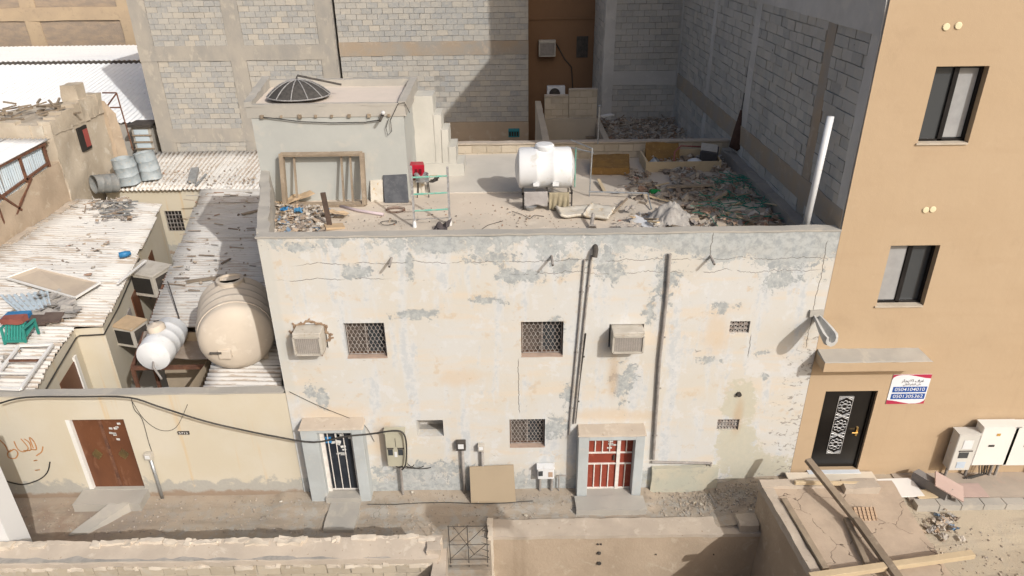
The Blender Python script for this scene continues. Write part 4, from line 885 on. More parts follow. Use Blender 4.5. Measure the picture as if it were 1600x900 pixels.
MB().box(xs0 + .041, xs0 + .055, p.y - .02, p.y + .27, p.z - .32, p.z + .3).build('red_board', mat('faded_red', (.3, .07, .06), (.24, .06, .05)), wn)
rr = random.Random(8); k = MB()
for i in range(40): p = Vector((rr.uniform(-18.5, -15.6), rr.uniform(11.8, 14.6), 5.5 + rr.random() * .2)); a = rr.random() * 6.3; k.bar(p, p + Vector((math.cos(a), math.sin(a), rr.uniform(-.1, .3))) * rr.uniform(.3, 1.0), .07, .05)
tag(k.build('roof_sticks', WOOD, ad), kind='stuff')
for i, (px, py, L, w_) in enumerate(((165, 205, 1.6, .45), (178, 212, 1.5, .3), (186, 215, 1.7, .22), (172, 232, .8, .6))):
    p = WY(px, py, 15.9); tag(MB().bar(Vector((p.x, 15.9, p.z - L / 2)), Vector((p.x - .12, 16.1, p.z + L / 2)), w_, .05, (0, 1, 0)).build('scrap_door', [FOAM, SHEETB, WOOD, CARD][i]), ['pale board standing against the torn adobe edge', 'pale blue metal strip standing by the pale board', 'grey timber standing beside the blue strip', 'tan cabinet board below the blue metal strip'][i], 'board')
t = thing('pipe_trestle', (-15.2, 16.2, 2.8), 'rusty pipe trestle rising behind the drums', 'trestle')
for a, b in (((160, 145), (182, 145)), ((182, 145), (208, 235)), ((172, 168), (188, 168)), ((168, 165), (181, 147))): MB().tube([WY(*a, 16.3), WY(*b, 16.3)], .03, 6).build('pipe', RUST, t)
t = thing('sheet_shed', (-14.9, 17.3, 3.0), 'small shed with pale blue slats under a dark roof edge', 'shed'); a, b = WY(204, 198, 17.2), WY(243, 235, 17.2)
MB().box(a.x, b.x, 17.2, 17.9, b.z - .5, a.z).build('wall', CEMENT, t); MB().box(a.x - .1, b.x + .1, 17.05, 17.95, a.z, a.z + .1).build('roof', IRON, t)
for i in range(3): z = a.z - .12 - i * .28; MB().box(a.x + .1, b.x - .12, 17.16, 17.199, z - .2, z).build('slat', SHEETB, t); MB().box(a.x, b.x, 17.12, 17.18, z - .26, z - .21).build('rail', WOOD, t)
# mud wall and blue-white shack on it
mw = thing('mud_wall', (-15.5, 8, 0), 'tall tan mud wall beside the worn sheet roof', 'wall')
k = MB(); k.rough([(-15.9, 2, 0), (-15.3, 2, 0), (-15.3, 11.5, 0), (-15.9, 11.5, 0), (-15.8, 2, 3.3), (-15.36, 2, 3.3), (-15.34, 11.5, 4.35), (-15.8, 11.5, 4.35)], .22, .06, 1.6, seed=6); k.build('mud', MUD, mw, smooth=50)
k = MB()
for i in range(15): k.rbox(-15.32, -15.05, 2.2 + i * .62, 2.86 + i * .62, 2.5, 2.9 + .12 * mnoise.noise(Vector((i * .7, 2, 2))), .1, .05, 3, seed=i)
k.build('mud_fillet', MUDTOP, mw, smooth=50)
sh = thing('sheet_shack', (-16.5, 9.5, 3.5), 'shack of pale blue metal sheets in a rusty frame on the mud wall', 'shack')
for i in range(5):
    y0 = 8.1 + i * .56; k = MB(); a = (-15.42, y0, 4.0); corr(k, (-15.42, y0, 3.95 + .07 * i), (-15.42, y0 + .58, 4.0 + .07 * i), (-15.42, y0 + .58, 5.0), (-15.42, y0, 5.0), .1, .012, 'v', 2, seed=i); k.build('wall_sheet', SHEETB, sh, smooth=True)
for i in range(3):
    k = MB(); corr(k, (-16.9 + i * .5, 8.1, 3.6), (-16.4 + i * .5, 8.1, 3.6), (-16.4 + i * .5, 8.1, 4.95), (-16.9 + i * .5, 8.1, 4.95), .1, .012, 'v', 2, seed=i); k.build('wall_sheet', SHEETB, sh, smooth=True)
sheets(sh, (-18.5, 8.0, 5.02), (-15.3, 8.0, 5.0), (-15.3, 11.4, 5.12), (-18.5, 11.4, 5.15), 4, SHEETW, along='v', seed=90)
k = MB()
for a, b in (((-15.38, 8.1, 3.3), (-15.38, 8.1, 5.0)), ((-15.38, 8.1, 4.12), (-15.38, 10.95, 4.42)), ((-15.38, 9.7, 4.1), (-15.38, 9.7, 5.0)), ((-15.38, 11.0, 4.3), (-15.38, 11.0, 5.0)), ((-15.36, 8.1, 5.0), (-15.36, 11.1, 5.04)), ((-15.36, 8.6, 3.4), (-15.36, 9.9, 4.25)), ((-15.36, 9.0, 3.5), (-15.36, 8.15, 4.4))): k.bar(a, b, .07, .07)
k.build('frame', RUST, sh)
# ================================================================== white warehouse roof and the tan wall beyond
wh = thing('warehouse', (-24, 24, 0), 'warehouse with a long clean white corrugated roof', 'warehouse')
k = MB(); corr(k, (-40, 17.9, 4.1), (-13, 17.9, 4.1), (-13, 26.1, 5.27), (-40, 26.1, 5.27), .26, .03, 'v', 2, sag=.01)
k.build('roof', SHEETW, wh, smooth=True)
k = MB(); corr(k, (-42, 26.0, 5.42), (-13, 26.0, 5.42), (-13, 32.5, 5.3), (-42, 32.5, 5.3), .26, .03, 'v', 2, sag=.01); k.build('upper_roof', SHEETW, wh, smooth=True)
MB().box(-42, -13, 26.02, 26.1, 5.2, 5.39).build('ridge_gap', IRON, wh); MB().box(-40, -14.9, 18.0, 18.1, 0, 4.02).build('wall', CEMENT, wh)
fwl = thing('far_block_wall', (-30, 34, 0), 'tall tan rendered block building beyond the white roof', 'building')
MB().box(-60, -16, 34, 44, 0, 14).build('wall', FARWALL, fwl)
FB = mat('tan_band', (.4, .31, .21), (.36, .28, .195), (.3, .235, .17), scale=1.2, bump=.5)
for z0 in (WY(100, 32, 34).z, WY(100, 32, 34).z + 3.6, WY(100, 32, 34).z - 3.6): k = MB(); k.rbox(-60, -16, 33.9, 34.1, z0, z0 + .75, .6, .06, .8, seed=int(z0)); k.build('band', FB, fwl, smooth=40)
for x in (-41, -35.2, -29.4, -23.6): k = MB(); k.rbox(x, x + .9, 33.92, 34.1, 0, 14, .6, .08, .8, seed=int(-x)); k.build('pier', FB, fwl, smooth=40)
# ================================================================== across the street
ls = thing('boundary_wall', (-6, -2.4, 0), 'near block wall with a crumbling whitened mortar top', 'wall')
ya, yb = -2.85, -2.45
q = MB(); q.box(-11, -1.42, ya + .02, yb, -1.7, 1.08); q.build('core', MORTAR, ls)
ms = Masonry(); ms.lay((-11, ya, 0), (1, 0, 0), (0, -1, 0), 9.6, -1.47, .95, seed=51, bw=.42, bh=.22); ms.finish(ls, BLT, BLTJ)
k = MB(); k.rough([(-11, ya - .02, .95), (-1.4, ya - .02, .97), (-1.4, yb + .02, 1.1), (-11, yb + .02, 1.05), (-11, ya - .01, 1.03), (-1.4, ya - .01, 1.07), (-1.4, yb, 1.22), (-11, yb, 1.17)], .1, .035, 2.2, seed=5); k.build('mortar_top', MUDTOP, ls, smooth=50)
PALE = mat('whitened_mortar', (.62, .55, .46), (.54, .47, .38), scale=3, bump=.6, bs=14)
k = MB()
rr = random.Random(17); x = -11.0
while x < -1.45:
    L = rr.choice((.06, .1, .16, .25, .4)); z = 1.16 + .045 * (x + 11) / 9.6 + .02 * mnoise.noise(Vector((x * 2, 1, 0)))
    if rr.random() < .85: k.rbox(x, x + L * 1.1, yb - rr.uniform(.04, .14), yb + rr.uniform(0, .03), z - .08, z + rr.uniform(-.01, .04), .05, .03, 7, seed=int(x * 50))
    x += L
x = -11.0
while x < -1.45:
    L = rr.choice((.05, .08, .14, .2, .3))
    if rr.random() < .8: z = .93 + .03 * mnoise.noise(Vector((x * 1.5, 7, 0))); k.rbox(x, x + L * 1.1, ya - rr.uniform(.01, .045), ya + .03, z - rr.uniform(0, .06), z + rr.uniform(.0, .04), .05, .025, 7, seed=int(x * 70))
    x += L
k.build('mortar_edge', PALE, ls, smooth=50)
k = MB(); k.rbox(-1.5, -1.26, ya - .5, yb - .1, -1.7, .98, .12, .03, 2.5, seed=9); k.rbox(-1.62, -1.36, ya + .05, yb + .02, .6, 1.2, .08, .04, 4, seed=19); k.build('end_pier', MUDTOP, ls, smooth=50)
rs = thing('boundary_wall', (2, -1.2, -1.6), 'near tan mud-rendered wall with a cracked dusty top', 'wall')
k = MB(); k.rbox(-.52, 5.15, -1.36, -.98, -1.7, .04, .16, .022, 1.5, seed=13); k.build('render', MUD, rs, smooth=40)
k = MB(); k.rough([(-.54, -1.39, -.02), (5.15, -1.39, -.02), (5.15, -.92, -.05), (-.54, -.92, -.05), (-.54, -1.39, .06), (5.15, -1.39, .06), (5.15, -.92, .07), (-.54, -.92, .07)], .1, .018, 3, seed=14); k.build('coping', MUDTOP, rs, smooth=40)
k = MB(); k.rbox(-.58, -.46, -1.42, -.9, -1.7, .1, .07, .03, 5, seed=15); k.build('broken_end', PALE, rs, smooth=50)
for px, py, r_ in ((936, 864, .045), (934, 850, .02), (939, 850, .02), (936, 880, .05), (1025, 866, .015), (1115, 866, .015)): p = WY(px, py, -1.375); MB().lathe([(0, .0), (r_, .0), (r_ * .9, .02), (0, .02)], p, (0, -1, 0), 8).build('hole', IRON, rs)
MB().rbox(4.6, 5.0, -1.35, -1.0, .04, .24, .1, .02, 4, seed=2).build('loose_block', MUDTOP, rs, smooth=40)
k = MB(); k.rbox(-1.4, -.45, -2.4, -2.05, -1.7, -.3, .1, .03, 3, seed=77); k.build('sill', MUDTOP, rs, smooth=40)
# steel lattice in the gap
lt = thing('lattice_gate', (-.9, -2.3, 0), 'rusty steel lattice filling the gap between the near walls', 'gate'); k = MB(); yy = -2.0
for x in (-1.28, -.92, -.55): k = MB(); k.tube([(x, yy, -.1), (x, yy, 1.0)], .008, 6); k.build('upright', IRON, lt)
for z in (.1, .5, .98): k = MB(); k.tube([(-1.3, yy, z), (-.5, yy, z)], .006, 6); k.build('rail', IRON, lt)
for a, b in (((-1.28, .1), (-.55, .98)), ((-1.28, .55), (-.9, .98)), ((-.92, .1), (-.55, .5)), ((-1.2, .98), (-.8, .2))): k = MB(); k.tube([(a[0], yy + .02, a[1]), (b[0], yy + .02, b[1])], .006, 6); k.build('brace', IRON, lt)
for i in range(5): k = MB(); z = .15 + i * .17; k.tube([(-.52, yy, z), (-.66, yy, z + .06)], [.012, .003], 5); k.build('spike', IRON, lt)
# white wall at the street corner
wc = thing('white_wall', (-11, -2, 0), 'smooth white wall end at the street corner', 'wall'); MB().box(-14, -9.36, -2.4, -1.95, -1.7, 3.4).build('wall', mat('bright_white_render', (.64, .64, .635), (.61, .61, .605), scale=.6, bump=.05), wc)
# low mud room with a cracked roof
mr = thing('mud_room', (6.4, -2.0, 0), 'low mud room with a cracked flat mud roof', 'hut')
zt = 1.0
k = MB(); k.rough([(5.1, -4.2, -1.7), (8.0, -4.2, -1.7), (7.8, -.9, -1.7), (5.0, -.98, -1.7), (5.3, -4.2, zt - .04), (7.55, -4.2, zt - .04), (7.72, -.9, zt - .04), (5.0, -.98, zt - .04)], .2, .03, 1.6, seed=4); k.build('wall', MUD, mr, smooth=40)
def mudroof():
    b = NB('cracked_mud_roof'); n = b.noise(3, 7, .65); n3 = b.noise(25, 5, .7)
    col = b.mix(b.step(n, .35, .65), (.46, .37, .285), (.41, .33, .255)); col = b.mix(b.step(n3, .66, .73), col, (.55, .47, .38))
    v = b.n('TexVoronoi', feature='DISTANCE_TO_EDGE'); v.inputs['Scale'].default_value = .8
    q = b.n('VectorMath', operation='ADD'); nn = b.n('TexNoise'); nn.inputs['Scale'].default_value = 3; b.l(b.pos, nn.inputs['Vector']); sc = b.n('VectorMath', operation='SCALE'); b.l(nn.outputs['Color'], sc.inputs[0]); sc.inputs['Scale'].default_value = .35; b.l(b.pos, q.inputs[0]); b.l(sc.outputs[0], q.inputs[1]); b.l(q.outputs[0], v.inputs['Vector'])
    c = b.math('MULTIPLY', b.step(v.outputs['Distance'], .001, .006, 1, 0), b.step(n, .42, .5)); col = b.mix(c, col, (.12, .09, .07))
    return b.fin(col, .93, b.bump(b.math('ADD', n3, b.math('MULTIPLY', c, -1.5)), .6, .015), .2)
k = MB(); k.rough([(5.28, -4.2, zt - .1), (7.55, -4.2, zt - .1), (7.72, -.92, zt - .1), (5.0, -1.0, zt - .1), (5.28, -4.2, zt), (7.55, -4.2, zt), (7.72, -.92, zt), (5.0, -1.0, zt)], .12, .02, 2, seed=8); k.build('mud_roof', mudroof(), mr, smooth=40)
k = MB(); k.rough([(5.24, -4.2, zt - .1), (5.44, -4.2, zt - .1), (5.24, -.92, zt - .1), (4.98, -.97, zt - .1), (5.26, -4.2, zt + .05), (5.42, -4.2, zt + .05), (5.2, -.92, zt + .05), (5.0, -.97, zt + .05)], .1, .022, 3, seed=9); k.rbox(5.0, 6.3, -1.12, -.92, zt - .1, zt + .07, .1, .02, 3, seed=10); k.rbox(6.6, 7.3, -1.3, -1.0, zt - .1, zt + .15, .1, .03, 3, seed=11); k.build('roof_kerb', MUDTOP, mr, smooth=40)
# near house below the frame; unseen tank added and sized to cast the square street shadow
nh = thing('near_house', (4, -14, 0), 'low house across the street, below the drone', 'house'); MB().box(-8, 12, -19, -9.2, -1.7, 3.6).build('wall', CEMENT, nh)
tk = thing('shadow_tank', (4.9, -9.6, 3.6), 'assumed tank on thin legs, out of view, added to cast the square street shadow', 'tank'); tz0 = 7.31
MB().box(4.75, 6.25, -9.6, -9.3, tz0, tz0 + .39).build('tank', PLASTICW, tk)
for x in (4.85, 6.15):
    for y in (-9.55, -9.35): MB().tube([(x, y, 3.6), (x, y, tz0)], .012, 6).build('leg', RUST, tk)
# ================================================================== things on the roof of the old house
def RP(px, py, dz=0): v = WZ(px, py, ZR + dz); return v
def chunk(k, c, s, rr, mi=0):
    c = Vector(c); v = [Vector((a, b, d)) for a in (-1, 1) for b in (-1, 1) for d in (-1, 1)]
    ax = Vector((rr.uniform(.6, 1.3), rr.uniform(.5, 1.2), rr.uniform(.35, .9))) * (s / 2)
    e = Matrix.Rotation(rr.random() * 6.3, 3, 'Z') @ Matrix.Rotation(rr.uniform(-.6, .6), 3, 'X') @ Matrix.Rotation(rr.uniform(-.6, .6), 3, 'Y')
    p = [c + e @ Vector((w_.x * ax.x * rr.uniform(.6, 1.1), w_.y * ax.y * rr.uniform(.6, 1.1), w_.z * ax.z * rr.uniform(.6, 1.1))) for w_ in v]
    k.add(p, [(0, 1, 3, 2), (4, 6, 7, 5), (0, 4, 5, 1), (2, 3, 7, 6), (0, 2, 6, 4), (1, 5, 7, 3)], mi)
def sheetbit(k, c, s, rr, mi=0, curl=.3):
    c = Vector(c); a = rr.random() * 6.3; u = Vector((math.cos(a), math.sin(a), rr.uniform(-.3, .3))) * s; v = Vector((-math.sin(a), math.cos(a), rr.uniform(-.3, .3))) * s * rr.uniform(.4, 1); sd = rr.random() * 50
    def fn(i, j): return c + u * (i - .5) + v * (j - .5) + Vector((0, 0, .02 + curl * s * abs(mnoise.noise(Vector((i * 2.2 + sd, j * 2.2, sd)))))) + Vector((mnoise.noise(Vector((i * 3, j * 3 + sd, 1))), mnoise.noise(Vector((i * 3 + sd, j * 3, 2))), 0)) * s * .12
    k.grid(fn, 4, 4, mi)
def island_mat(name, tones, rough=.85):
    b = NB(name); rp = b.n('ValToRGB'); rp.color_ramp.interpolation = 'CONSTANT'; b.l(b.n('NewGeometry').outputs['Random Per Island'], rp.inputs[0]); e = rp.color_ramp.elements
    for i, c in enumerate(tones):
        q = e[i] if i < 2 else e.new(.99)
    for i, c in enumerate(tones): e[i].position = i / len(tones); e[i].color = (*c, 1)
    col = b.mix(b.math('MULTIPLY', b.step(b.noise(12, 5, .6), .4, .7), .4), rp.outputs[0], (.38, .32, .25))
    return b.fin(col, rough, b.bump(b.noise(40, 4, .6), .4, .008), .25)
RUBBLE = island_mat('mixed_rubble', [(.33, .28, .23), (.27, .21, .16), (.38, .32, .255), (.2, .15, .11), (.3, .19, .135), (.35, .33, .3), (.42, .37, .31), (.16, .13, .11), (.3, .25, .2), (.24, .22, .2)])
LITTER = island_mat('mixed_litter', [(.42, .39, .35), (.5, .47, .42), (.32, .26, .2), (.12, .19, .28), (.4, .29, .2), (.44, .4, .35), (.18, .15, .13), (.3, .29, .28), (.36, .28, .21), (.26, .21, .17)])
CLOTHG = mat('grey_mat_cloth', (.34, .32, .31), (.28, .26, .25), (.42, .4, .38), scale=4, bump=.4)
TURQ = mat('turquoise_paint', (.12, .36, .29), (.25, .4, .33), (.3, .26, .21), scale=9, bump=.2)
CARD = mat('cardboard', (.46, .34, .22), (.4, .3, .195), scale=4, bump=.15)
FOAM = mat('dirty_foam', (.55, .52, .46), (.48, .44, .37), (.42, .27, .1), scale=3, bump=.4)
BRFOAM = mat('brown_mattress', (.24, .14, .045), (.19, .11, .04), (.3, .19, .08), scale=4, bump=.4)
def cyl_tank(t, c0, c1, r, mat_, ribs, dome=.12, n=28):
    c0, c1 = Vector(c0), Vector(c1); L = (c1 - c0).length; prof = [(.0, -dome), (r * .45, -dome * .85), (r * .8, -dome * .4), (r * .96, -.02), (r, .03)]
    for i in range(ribs):
        z = L * (i + 1) / (ribs + 1); prof += [(r, z - .05), (r * 1.03, z - .02), (r * 1.03, z + .02), (r, z + .05)]
    prof += [(r, L - .03), (r * .96, L + .02), (r * .8, L + dome * .4), (r * .45, L + dome * .85), (0, L + dome)]
    q = MB(); q.lathe(prof, c0, c1 - c0, n); return q.build('tank_body', mat_, t, smooth=40)
# white tank on its stand
tc = Vector((.8, 3.75, 6.3)); t = thing('water_tank', (.8, 3.75, ZR), 'white plastic horizontal water tank on a thin steel stand', 'water tank')
tb = cyl_tank(t, (.22, 3.75, 6.27), (1.36, 3.75, 6.27), .47, PLASTICW, 2)
MB().lathe([(.2, 0), (.22, .03), (.22, .1), (.19, .13), (.0, .14)], (.78, 3.75, 6.7), (0, 0, 1), 20).build('lid', PLASTICW, t, smooth=40)
for x in (.58, 1.02): MB().box(x - .07, x + .07, 3.27, 3.31, 5.98, 6.06).build('moulded_grip', PLASTICW, t)
for x in (.28, 1.38):
    for y in (3.2, 4.2): MB().bar((x, y, ZR), (x, y, 5.92), .035, .035).build('leg', IRON, t)
k = MB()
for y in (3.2, 4.2): k.bar((.26, y, 5.84), (1.4, y, 5.84), .035, .035)
for x in (.28, .83, 1.38): k.bar((x, 3.2, 5.86), (x, 4.2, 5.86), .035, .035)
k.bar((.28, 3.2, 5.6), (1.38, 3.2, 5.6), .02, .02); k.build('rails', IRON, t)
def drape(name, x0, x1, zt, zb, y, m_, label, cat, folds=3, depth=.05):
    k = MB(); sd = x0 * 7
    k.grid(lambda u, v: Vector((x0 + (x1 - x0) * u, y - .02 - depth * v * (.5 + .5 * math.sin(u * folds * 6.28 + v * 2)) + .01 * mnoise.noise(Vector((u * 5, v * 5, sd))), zt - (zt - zb) * v - .02 * math.sin(u * 9) * v)), 24, 12)
    o = k.build(name, m_, smooth=True); md = o.modifiers.new('t', 'SOLIDIFY'); md.thickness = .012; return tag(o, label, cat)
drape('hung_mat', .3, .83, 5.9, 5.57, 3.17, CLOTHG, 'pinkish grey mat hung from the white tank stand', 'mat', 1, .02)
drape('hung_cloth', .86, 1.32, 5.88, 5.5, 3.16, mat('olive_cloth', (.3, .26, .18), (.22, .19, .13), scale=5, bump=.3), 'olive cloth draped in folds from the white tank stand', 'cloth', 4, .08)
p = RP(829, 327); tag(MB().lathe([(.1, 0), (.15, .08), (.16, .09), (.1, .1), (0, .11)], p, (0, 0, 1), 14).build('metal_pot', STEEL, smooth=40), 'upturned metal pot by the tank leg', 'pot')
# wooden frame leaning on the tower
t = thing('timber_rack', (-3.8, 3.8, ZR), 'large bare timber frame leaning on the stair tower', 'frame')
xa, xb = WY(444, 314, 3.6).x, WY(570, 314, 3.6).x
base = lambda x, s: Vector((x, 3.55 + .3 * s, ZR + .03 + 1.16 * s))
for x in (xa + .03, xb): MB().bar(base(x, 0), base(x, 1), .09, .15, (0, 1, 0)).build('side_board', WOOD, t)
for s in (.02, .98): MB().bar(base(xa, s), base(xb, s), .06 if s < .5 else .05, .15, (0, 1, .2)).build('rail', WOOD, t)
for f in (.16, .74, .85): x = xa + (xb - xa) * f; MB().bar(base(x, 0) + Vector((0, .04, 0)), base(x, 1) + Vector((0, .04, 0)), .045, .04, (0, 1, 0)).build('slat', WOOD, t)
# panels
def lean_panel(name, x0, x1, y, h, back, th, m_, label, cat, tilt=0.0):
    k = MB(); k.hexa([(x0, y, ZR + .01), (x1, y, ZR + .01), (x1, y + th, ZR + .01), (x0, y + th, ZR + .01), (x0 - tilt, y + back, ZR + h), (x1 - tilt, y + back, ZR + h + .02), (x1 - tilt, y + back + th, ZR + h + .02), (x0 - tilt, y + back + th, ZR + h)]); return tag(k.build(name, m_, bevel=.005), label, cat)
p = WY(600, 309, 3.7)
lean_panel('slate_board', p.x, p.x + .56, 3.72, .6, .25, .06, mat('slate_panel', (.07, .075, .085), (.1, .105, .115), (.13, .13, .135), scale=5, bump=.3), 'slate grey ribbed panel leaning on the tower', 'panel', .03)
lean_panel('stained_board', p.x - .34, p.x - .04, 3.8, .48, .16, .05, FOAM, 'pale stained board leaning behind the slate panel', 'board')
# ladder
t = thing('rung_ladder', (-1.6, 2.3, ZR), 'paint-spattered ladder section with turquoise rungs standing on white feet', 'ladder')
LPOST = mat('spattered_metal', (.3, .3, .3), (.2, .19, .19), (.5, .48, .45), scale=16, bump=.2)
fa, fb = RP(648, 355), RP(703, 352); hgt = 1.33; lean = Vector((0, .12, 0))
for f, h_ in ((fa, hgt), (fb, hgt - .06)):
    MB().bar(f + Vector((0, 0, .02)), f + lean + Vector((0, 0, h_)), .045, .045, (0, 1, 0)).build('rail', LPOST, t); MB().tube([f, f + Vector((0, .01, .09)), f + Vector((0, .02, .17))], [.045, .04, .026], 8).build('foot', PLASTICW, t)
for z in (.36, .72, 1.08): MB().tube([fa + lean * (z / hgt) + Vector((0, 0, z)), fb + lean * (z / hgt) + Vector((0, 0, z))], .02, 8).build('rung', TURQ, t)
MB().tube([fa + Vector((0, .1, .14)), fb + Vector((0, .1, .14))], .008, 6).build('tie_rod', LPOST, t)
# stool with bucket, red crate and rags
p = RP(662, 306); t = thing('metal_stool', p, 'thin-legged metal stool carrying a grey bucket', 'stool')
for dx in (-.14, .14):
    for dy in (-.12, .12): MB().tube([p + Vector((dx, dy, 0)), p + Vector((dx * .8, dy * .8, .38))], .012, 6).build('leg', IRON, t)
MB().box(p.x - .15, p.x + .15, p.y - .13, p.y + .13, p.z + .38, p.z + .4).build('seat', STEEL, t)
tag(MB().lathe([(.14, 0), (.17, .14), (.18, .15), (.16, .15), (.13, .02), (0, .02)], p + Vector((-.02, 0, .4)), (0, 0, 1), 16).build('bucket', STEEL, smooth=40), 'grey bucket on the metal stool', 'bucket')
REDPL = mat('red_plastic', (.36, .012, .03), (.3, .01, .025), rough=.35, bump=0)
b = RP(650, 308); t = thing('red_crate', b + Vector((0, .25, 0)), 'red plastic drinks crate on a pale box by the bucket', 'crate')
c = b + Vector((.02, .35, .55))
MB().obox(c, (.34, .3, .36), (0, .05, .2)).build('crate', REDPL, t, bevel=.01)
for i in range(3): MB().obox(c + Vector((-.1 + i * .1, -.155, .02)), (.06, .02, .12), (0, .05, .2)).build('slot', mat('dark_red', (.12, .005, .01), (.1, .005, .01), bump=0), t)
tag(MB().obox(b + Vector((.02, .36, .18)), (.3, .3, .36), (0, 0, .2)).build('pale_box', FOAM), 'pale box under the red drinks crate', 'box')
k = MB(); sheetbit(k, b + Vector((.36, .3, .38)), .3, random.Random(2)); tag(k.build('cardboard_flap', CARD), 'cream cardboard flap beside the red crate', 'cardboard')
k = MB(); sheetbit(k, b + Vector((.44, .2, .3)), .3, random.Random(3), curl=.5); tag(k.build('black_rag', CABLE), 'black rag slung by the bucket', 'rag')
# dark post, pink pipe, cloth heap
p = RP(516, 356); t = thing('dark_post', p, 'short dark timber post with a cardboard foot among the litter', 'post')
MB().bar(p, p + Vector((-.07, .05, .78)), .1, .06, (0, 1, 0)).build('shaft', mat('charred_wood', (.07, .05, .04), (.1, .07, .055), scale=8), t); MB().obox(p + Vector((.1, -.02, .04)), (.4, .26, .05), (0, .1, .4)).build('foot_board', CARD, t)
tag(MB().tube([RP(532, 322, .03), RP(560, 329, .03), RP(599, 335, .03)], .035, 8).build('plastic_pipe', mat('pink_pvc', (.5, .42, .44), (.44, .37, .39), bump=0), smooth=True), 'faded pink plastic pipe on the roof floor', 'pipe')
k = MB(); sheetbit(k, RP(690, 362, .02), .42, random.Random(8), curl=.6); tag(k.build('dark_cloth', mat('charcoal_cloth', (.07, .06, .06), (.12, .1, .1), scale=7)), 'crumpled charcoal cloth by the front parapet', 'cloth')
def loop(px, py, r, label, m_=CABLE, turns=1.2, sq=.6):
    c = RP(px, py, .012); k = MB(); k.tube([c + Vector((r * math.cos(a) * (1 + .1 * math.sin(3 * a)), r * math.sin(a) * sq * 1.4, .004 * a)) for a in [turns * 6.28 * i / 24 for i in range(25)]], .007, 5); return tag(k.build('wire_loop', m_), label, 'wire')
loop(607, 349, .17, 'loop of black wire lying left of the ladder foot'); loop(618, 330, .22, 'tangled rusty wire hoop behind the ladder', RUST, 2.4, .5)
k = MB(); k.tube([RP(750, 360, .01), RP(762, 352, .01), RP(775, 348, .01), RP(786, 345, .02)], .008, 5); tag(k.build('loose_wire', CABLE), 'loose grey wire with a plug on the dusty roof', 'wire')
k = MB(); k.tube([RP(800, 330, .01), RP(815, 335, .01), RP(828, 342, .01), RP(835, 336, .01), RP(850, 338, .01)], .007, 5); tag(k.build('loose_wire', CABLE), 'wavy black wire below the white tank', 'wire')
k = MB(); k.tube([WY(652, 246, YB - .04) + Vector((0, 0, 0)), WY(700, 248, YB - .04), WY(760, 251, YB - .04), WY(806, 250, YB - .04)], .018, 6); tag(k.build('wall_cable', CABLE), 'black cable sagging along the pale block parapet', 'cable')
# litter heap in the corner and rubble
rr = random.Random(12); k = MB()
for i in range(520):
    px, py = rr.triangular(424, 520, 455), rr.uniform(322, 364)
    if px < 428 + (364 - py) * .05: continue
    p = RP(px, py, rr.uniform(.0, .14) * max(0, 1 - abs(px - 465) / 60)); (sheetbit(k, p, rr.uniform(.06, .2), rr) if rr.random() < .62 else chunk(k, p + Vector((0, 0, .02)), rr.uniform(.04, .12), rr))
tag(k.build('litter_heap', LITTER), 'heap of plastic, paper and rags in the roof corner', 'litter', kind='stuff')
for px, py, s, lab in ((462, 313, .75, 'large flattened carton at the foot of the timber frame'), (448, 331, .4, 'orange-brown carton in the litter heap'), (526, 334, .5, 'bent tan carton beside the dark post')):
    k = MB(); sheetbit(k, RP(px, py, .1), s, random.Random(px), curl=.25); o = k.build('carton', CARD); o.modifiers.new('t', 'SOLIDIFY').thickness = .01; tag(o, lab, 'cardboard')
for px, py, c_, lab in ((446, 330, (.03, .16, .34), 'crumpled blue plastic bag in the litter heap'), (467, 333, (.05, .18, .33), 'small blue bag next to the orange-brown carton')):
    k = MB(); r2 = random.Random(px)
    for i in range(3): sheetbit(k, RP(px, py, .08 + .03 * i), .2, r2, curl=.9)
    tag(k.build('plastic_bag', mat('blue_bag_%d' % px, c_, None, rough=.4, bump=.2)), lab, 'bag')
tag(MB().obox(RP(457, 305, .1), (.17, .12, .12), (0, .1, .3)).build('white_carton', PLASTICW), 'small white carton below the timber frame', 'carton')
k = MB(); rr = random.Random(33)
for i in range(9000):                                            # rubble carpet right of the tank
    px = rr.triangular(945, 1250, 1130); py = rr.uniform(262, 362)
    p = RP(px, py)
    if not (1.9 < p.x < 5.72 and 1.2 < p.y < 6.9): continue
    dens = (p.x - 1.9) / 3.2
    if rr.random() > dens + .12 or mnoise.noise(p * 1.1 + Vector((3, 0, 0))) < -.12 + .2 * (p.x < 4): continue
    hgt_ = .22 * max(0, 1 - ((p.x - 4.9) / 1.6) ** 2) * (.5 + .5 * mnoise.noise(p * 1.3))
    s = rr.choice((.02, .025, .03, .03, .04, .04, .05, .06, .08, .11, .16)); q_ = p + Vector((0, 0, max(0, hgt_) * rr.random() + s * .2))
    r_ = rr.random()
    if r_ < .62: chunk(k, q_, s * 1.25, rr)
    elif r_ < .96: a = rr.random() * 6.3; L = rr.uniform(.08, .45); d = Vector((math.cos(a), math.sin(a), rr.uniform(-.15, .3))) * L; k.bar(q_ - d * .5, q_ + d * .5 + Vector((0, 0, .02)), rr.uniform(.012, .04), rr.uniform(.01, .025))
    else: sheetbit(k, q_, s * 1.7, rr)
for i in range(420):                                             # thin scatter over the rest of the floor
    p = RP(rr.uniform(425, 1000), rr.uniform(318, 363))
    if p.x > xl(p.y) + .3: chunk(k, p + Vector((0, 0, .006)), rr.choice((.012, .016, .022, .04)), rr)
tag(k.build('roof_rubble', RUBBLE), 'carpet of broken masonry, timber scraps and dirt on the roof', 'rubble', kind='stuff')
k = MB(); rr = random.Random(101)
for i in range(42):
    p = RP(rr.uniform(960, 1215), rr.uniform(275, 355), .1)
    if 2.3 < p.x < 5.6: sheetbit(k, p, rr.uniform(.08, .26), rr, curl=.35)
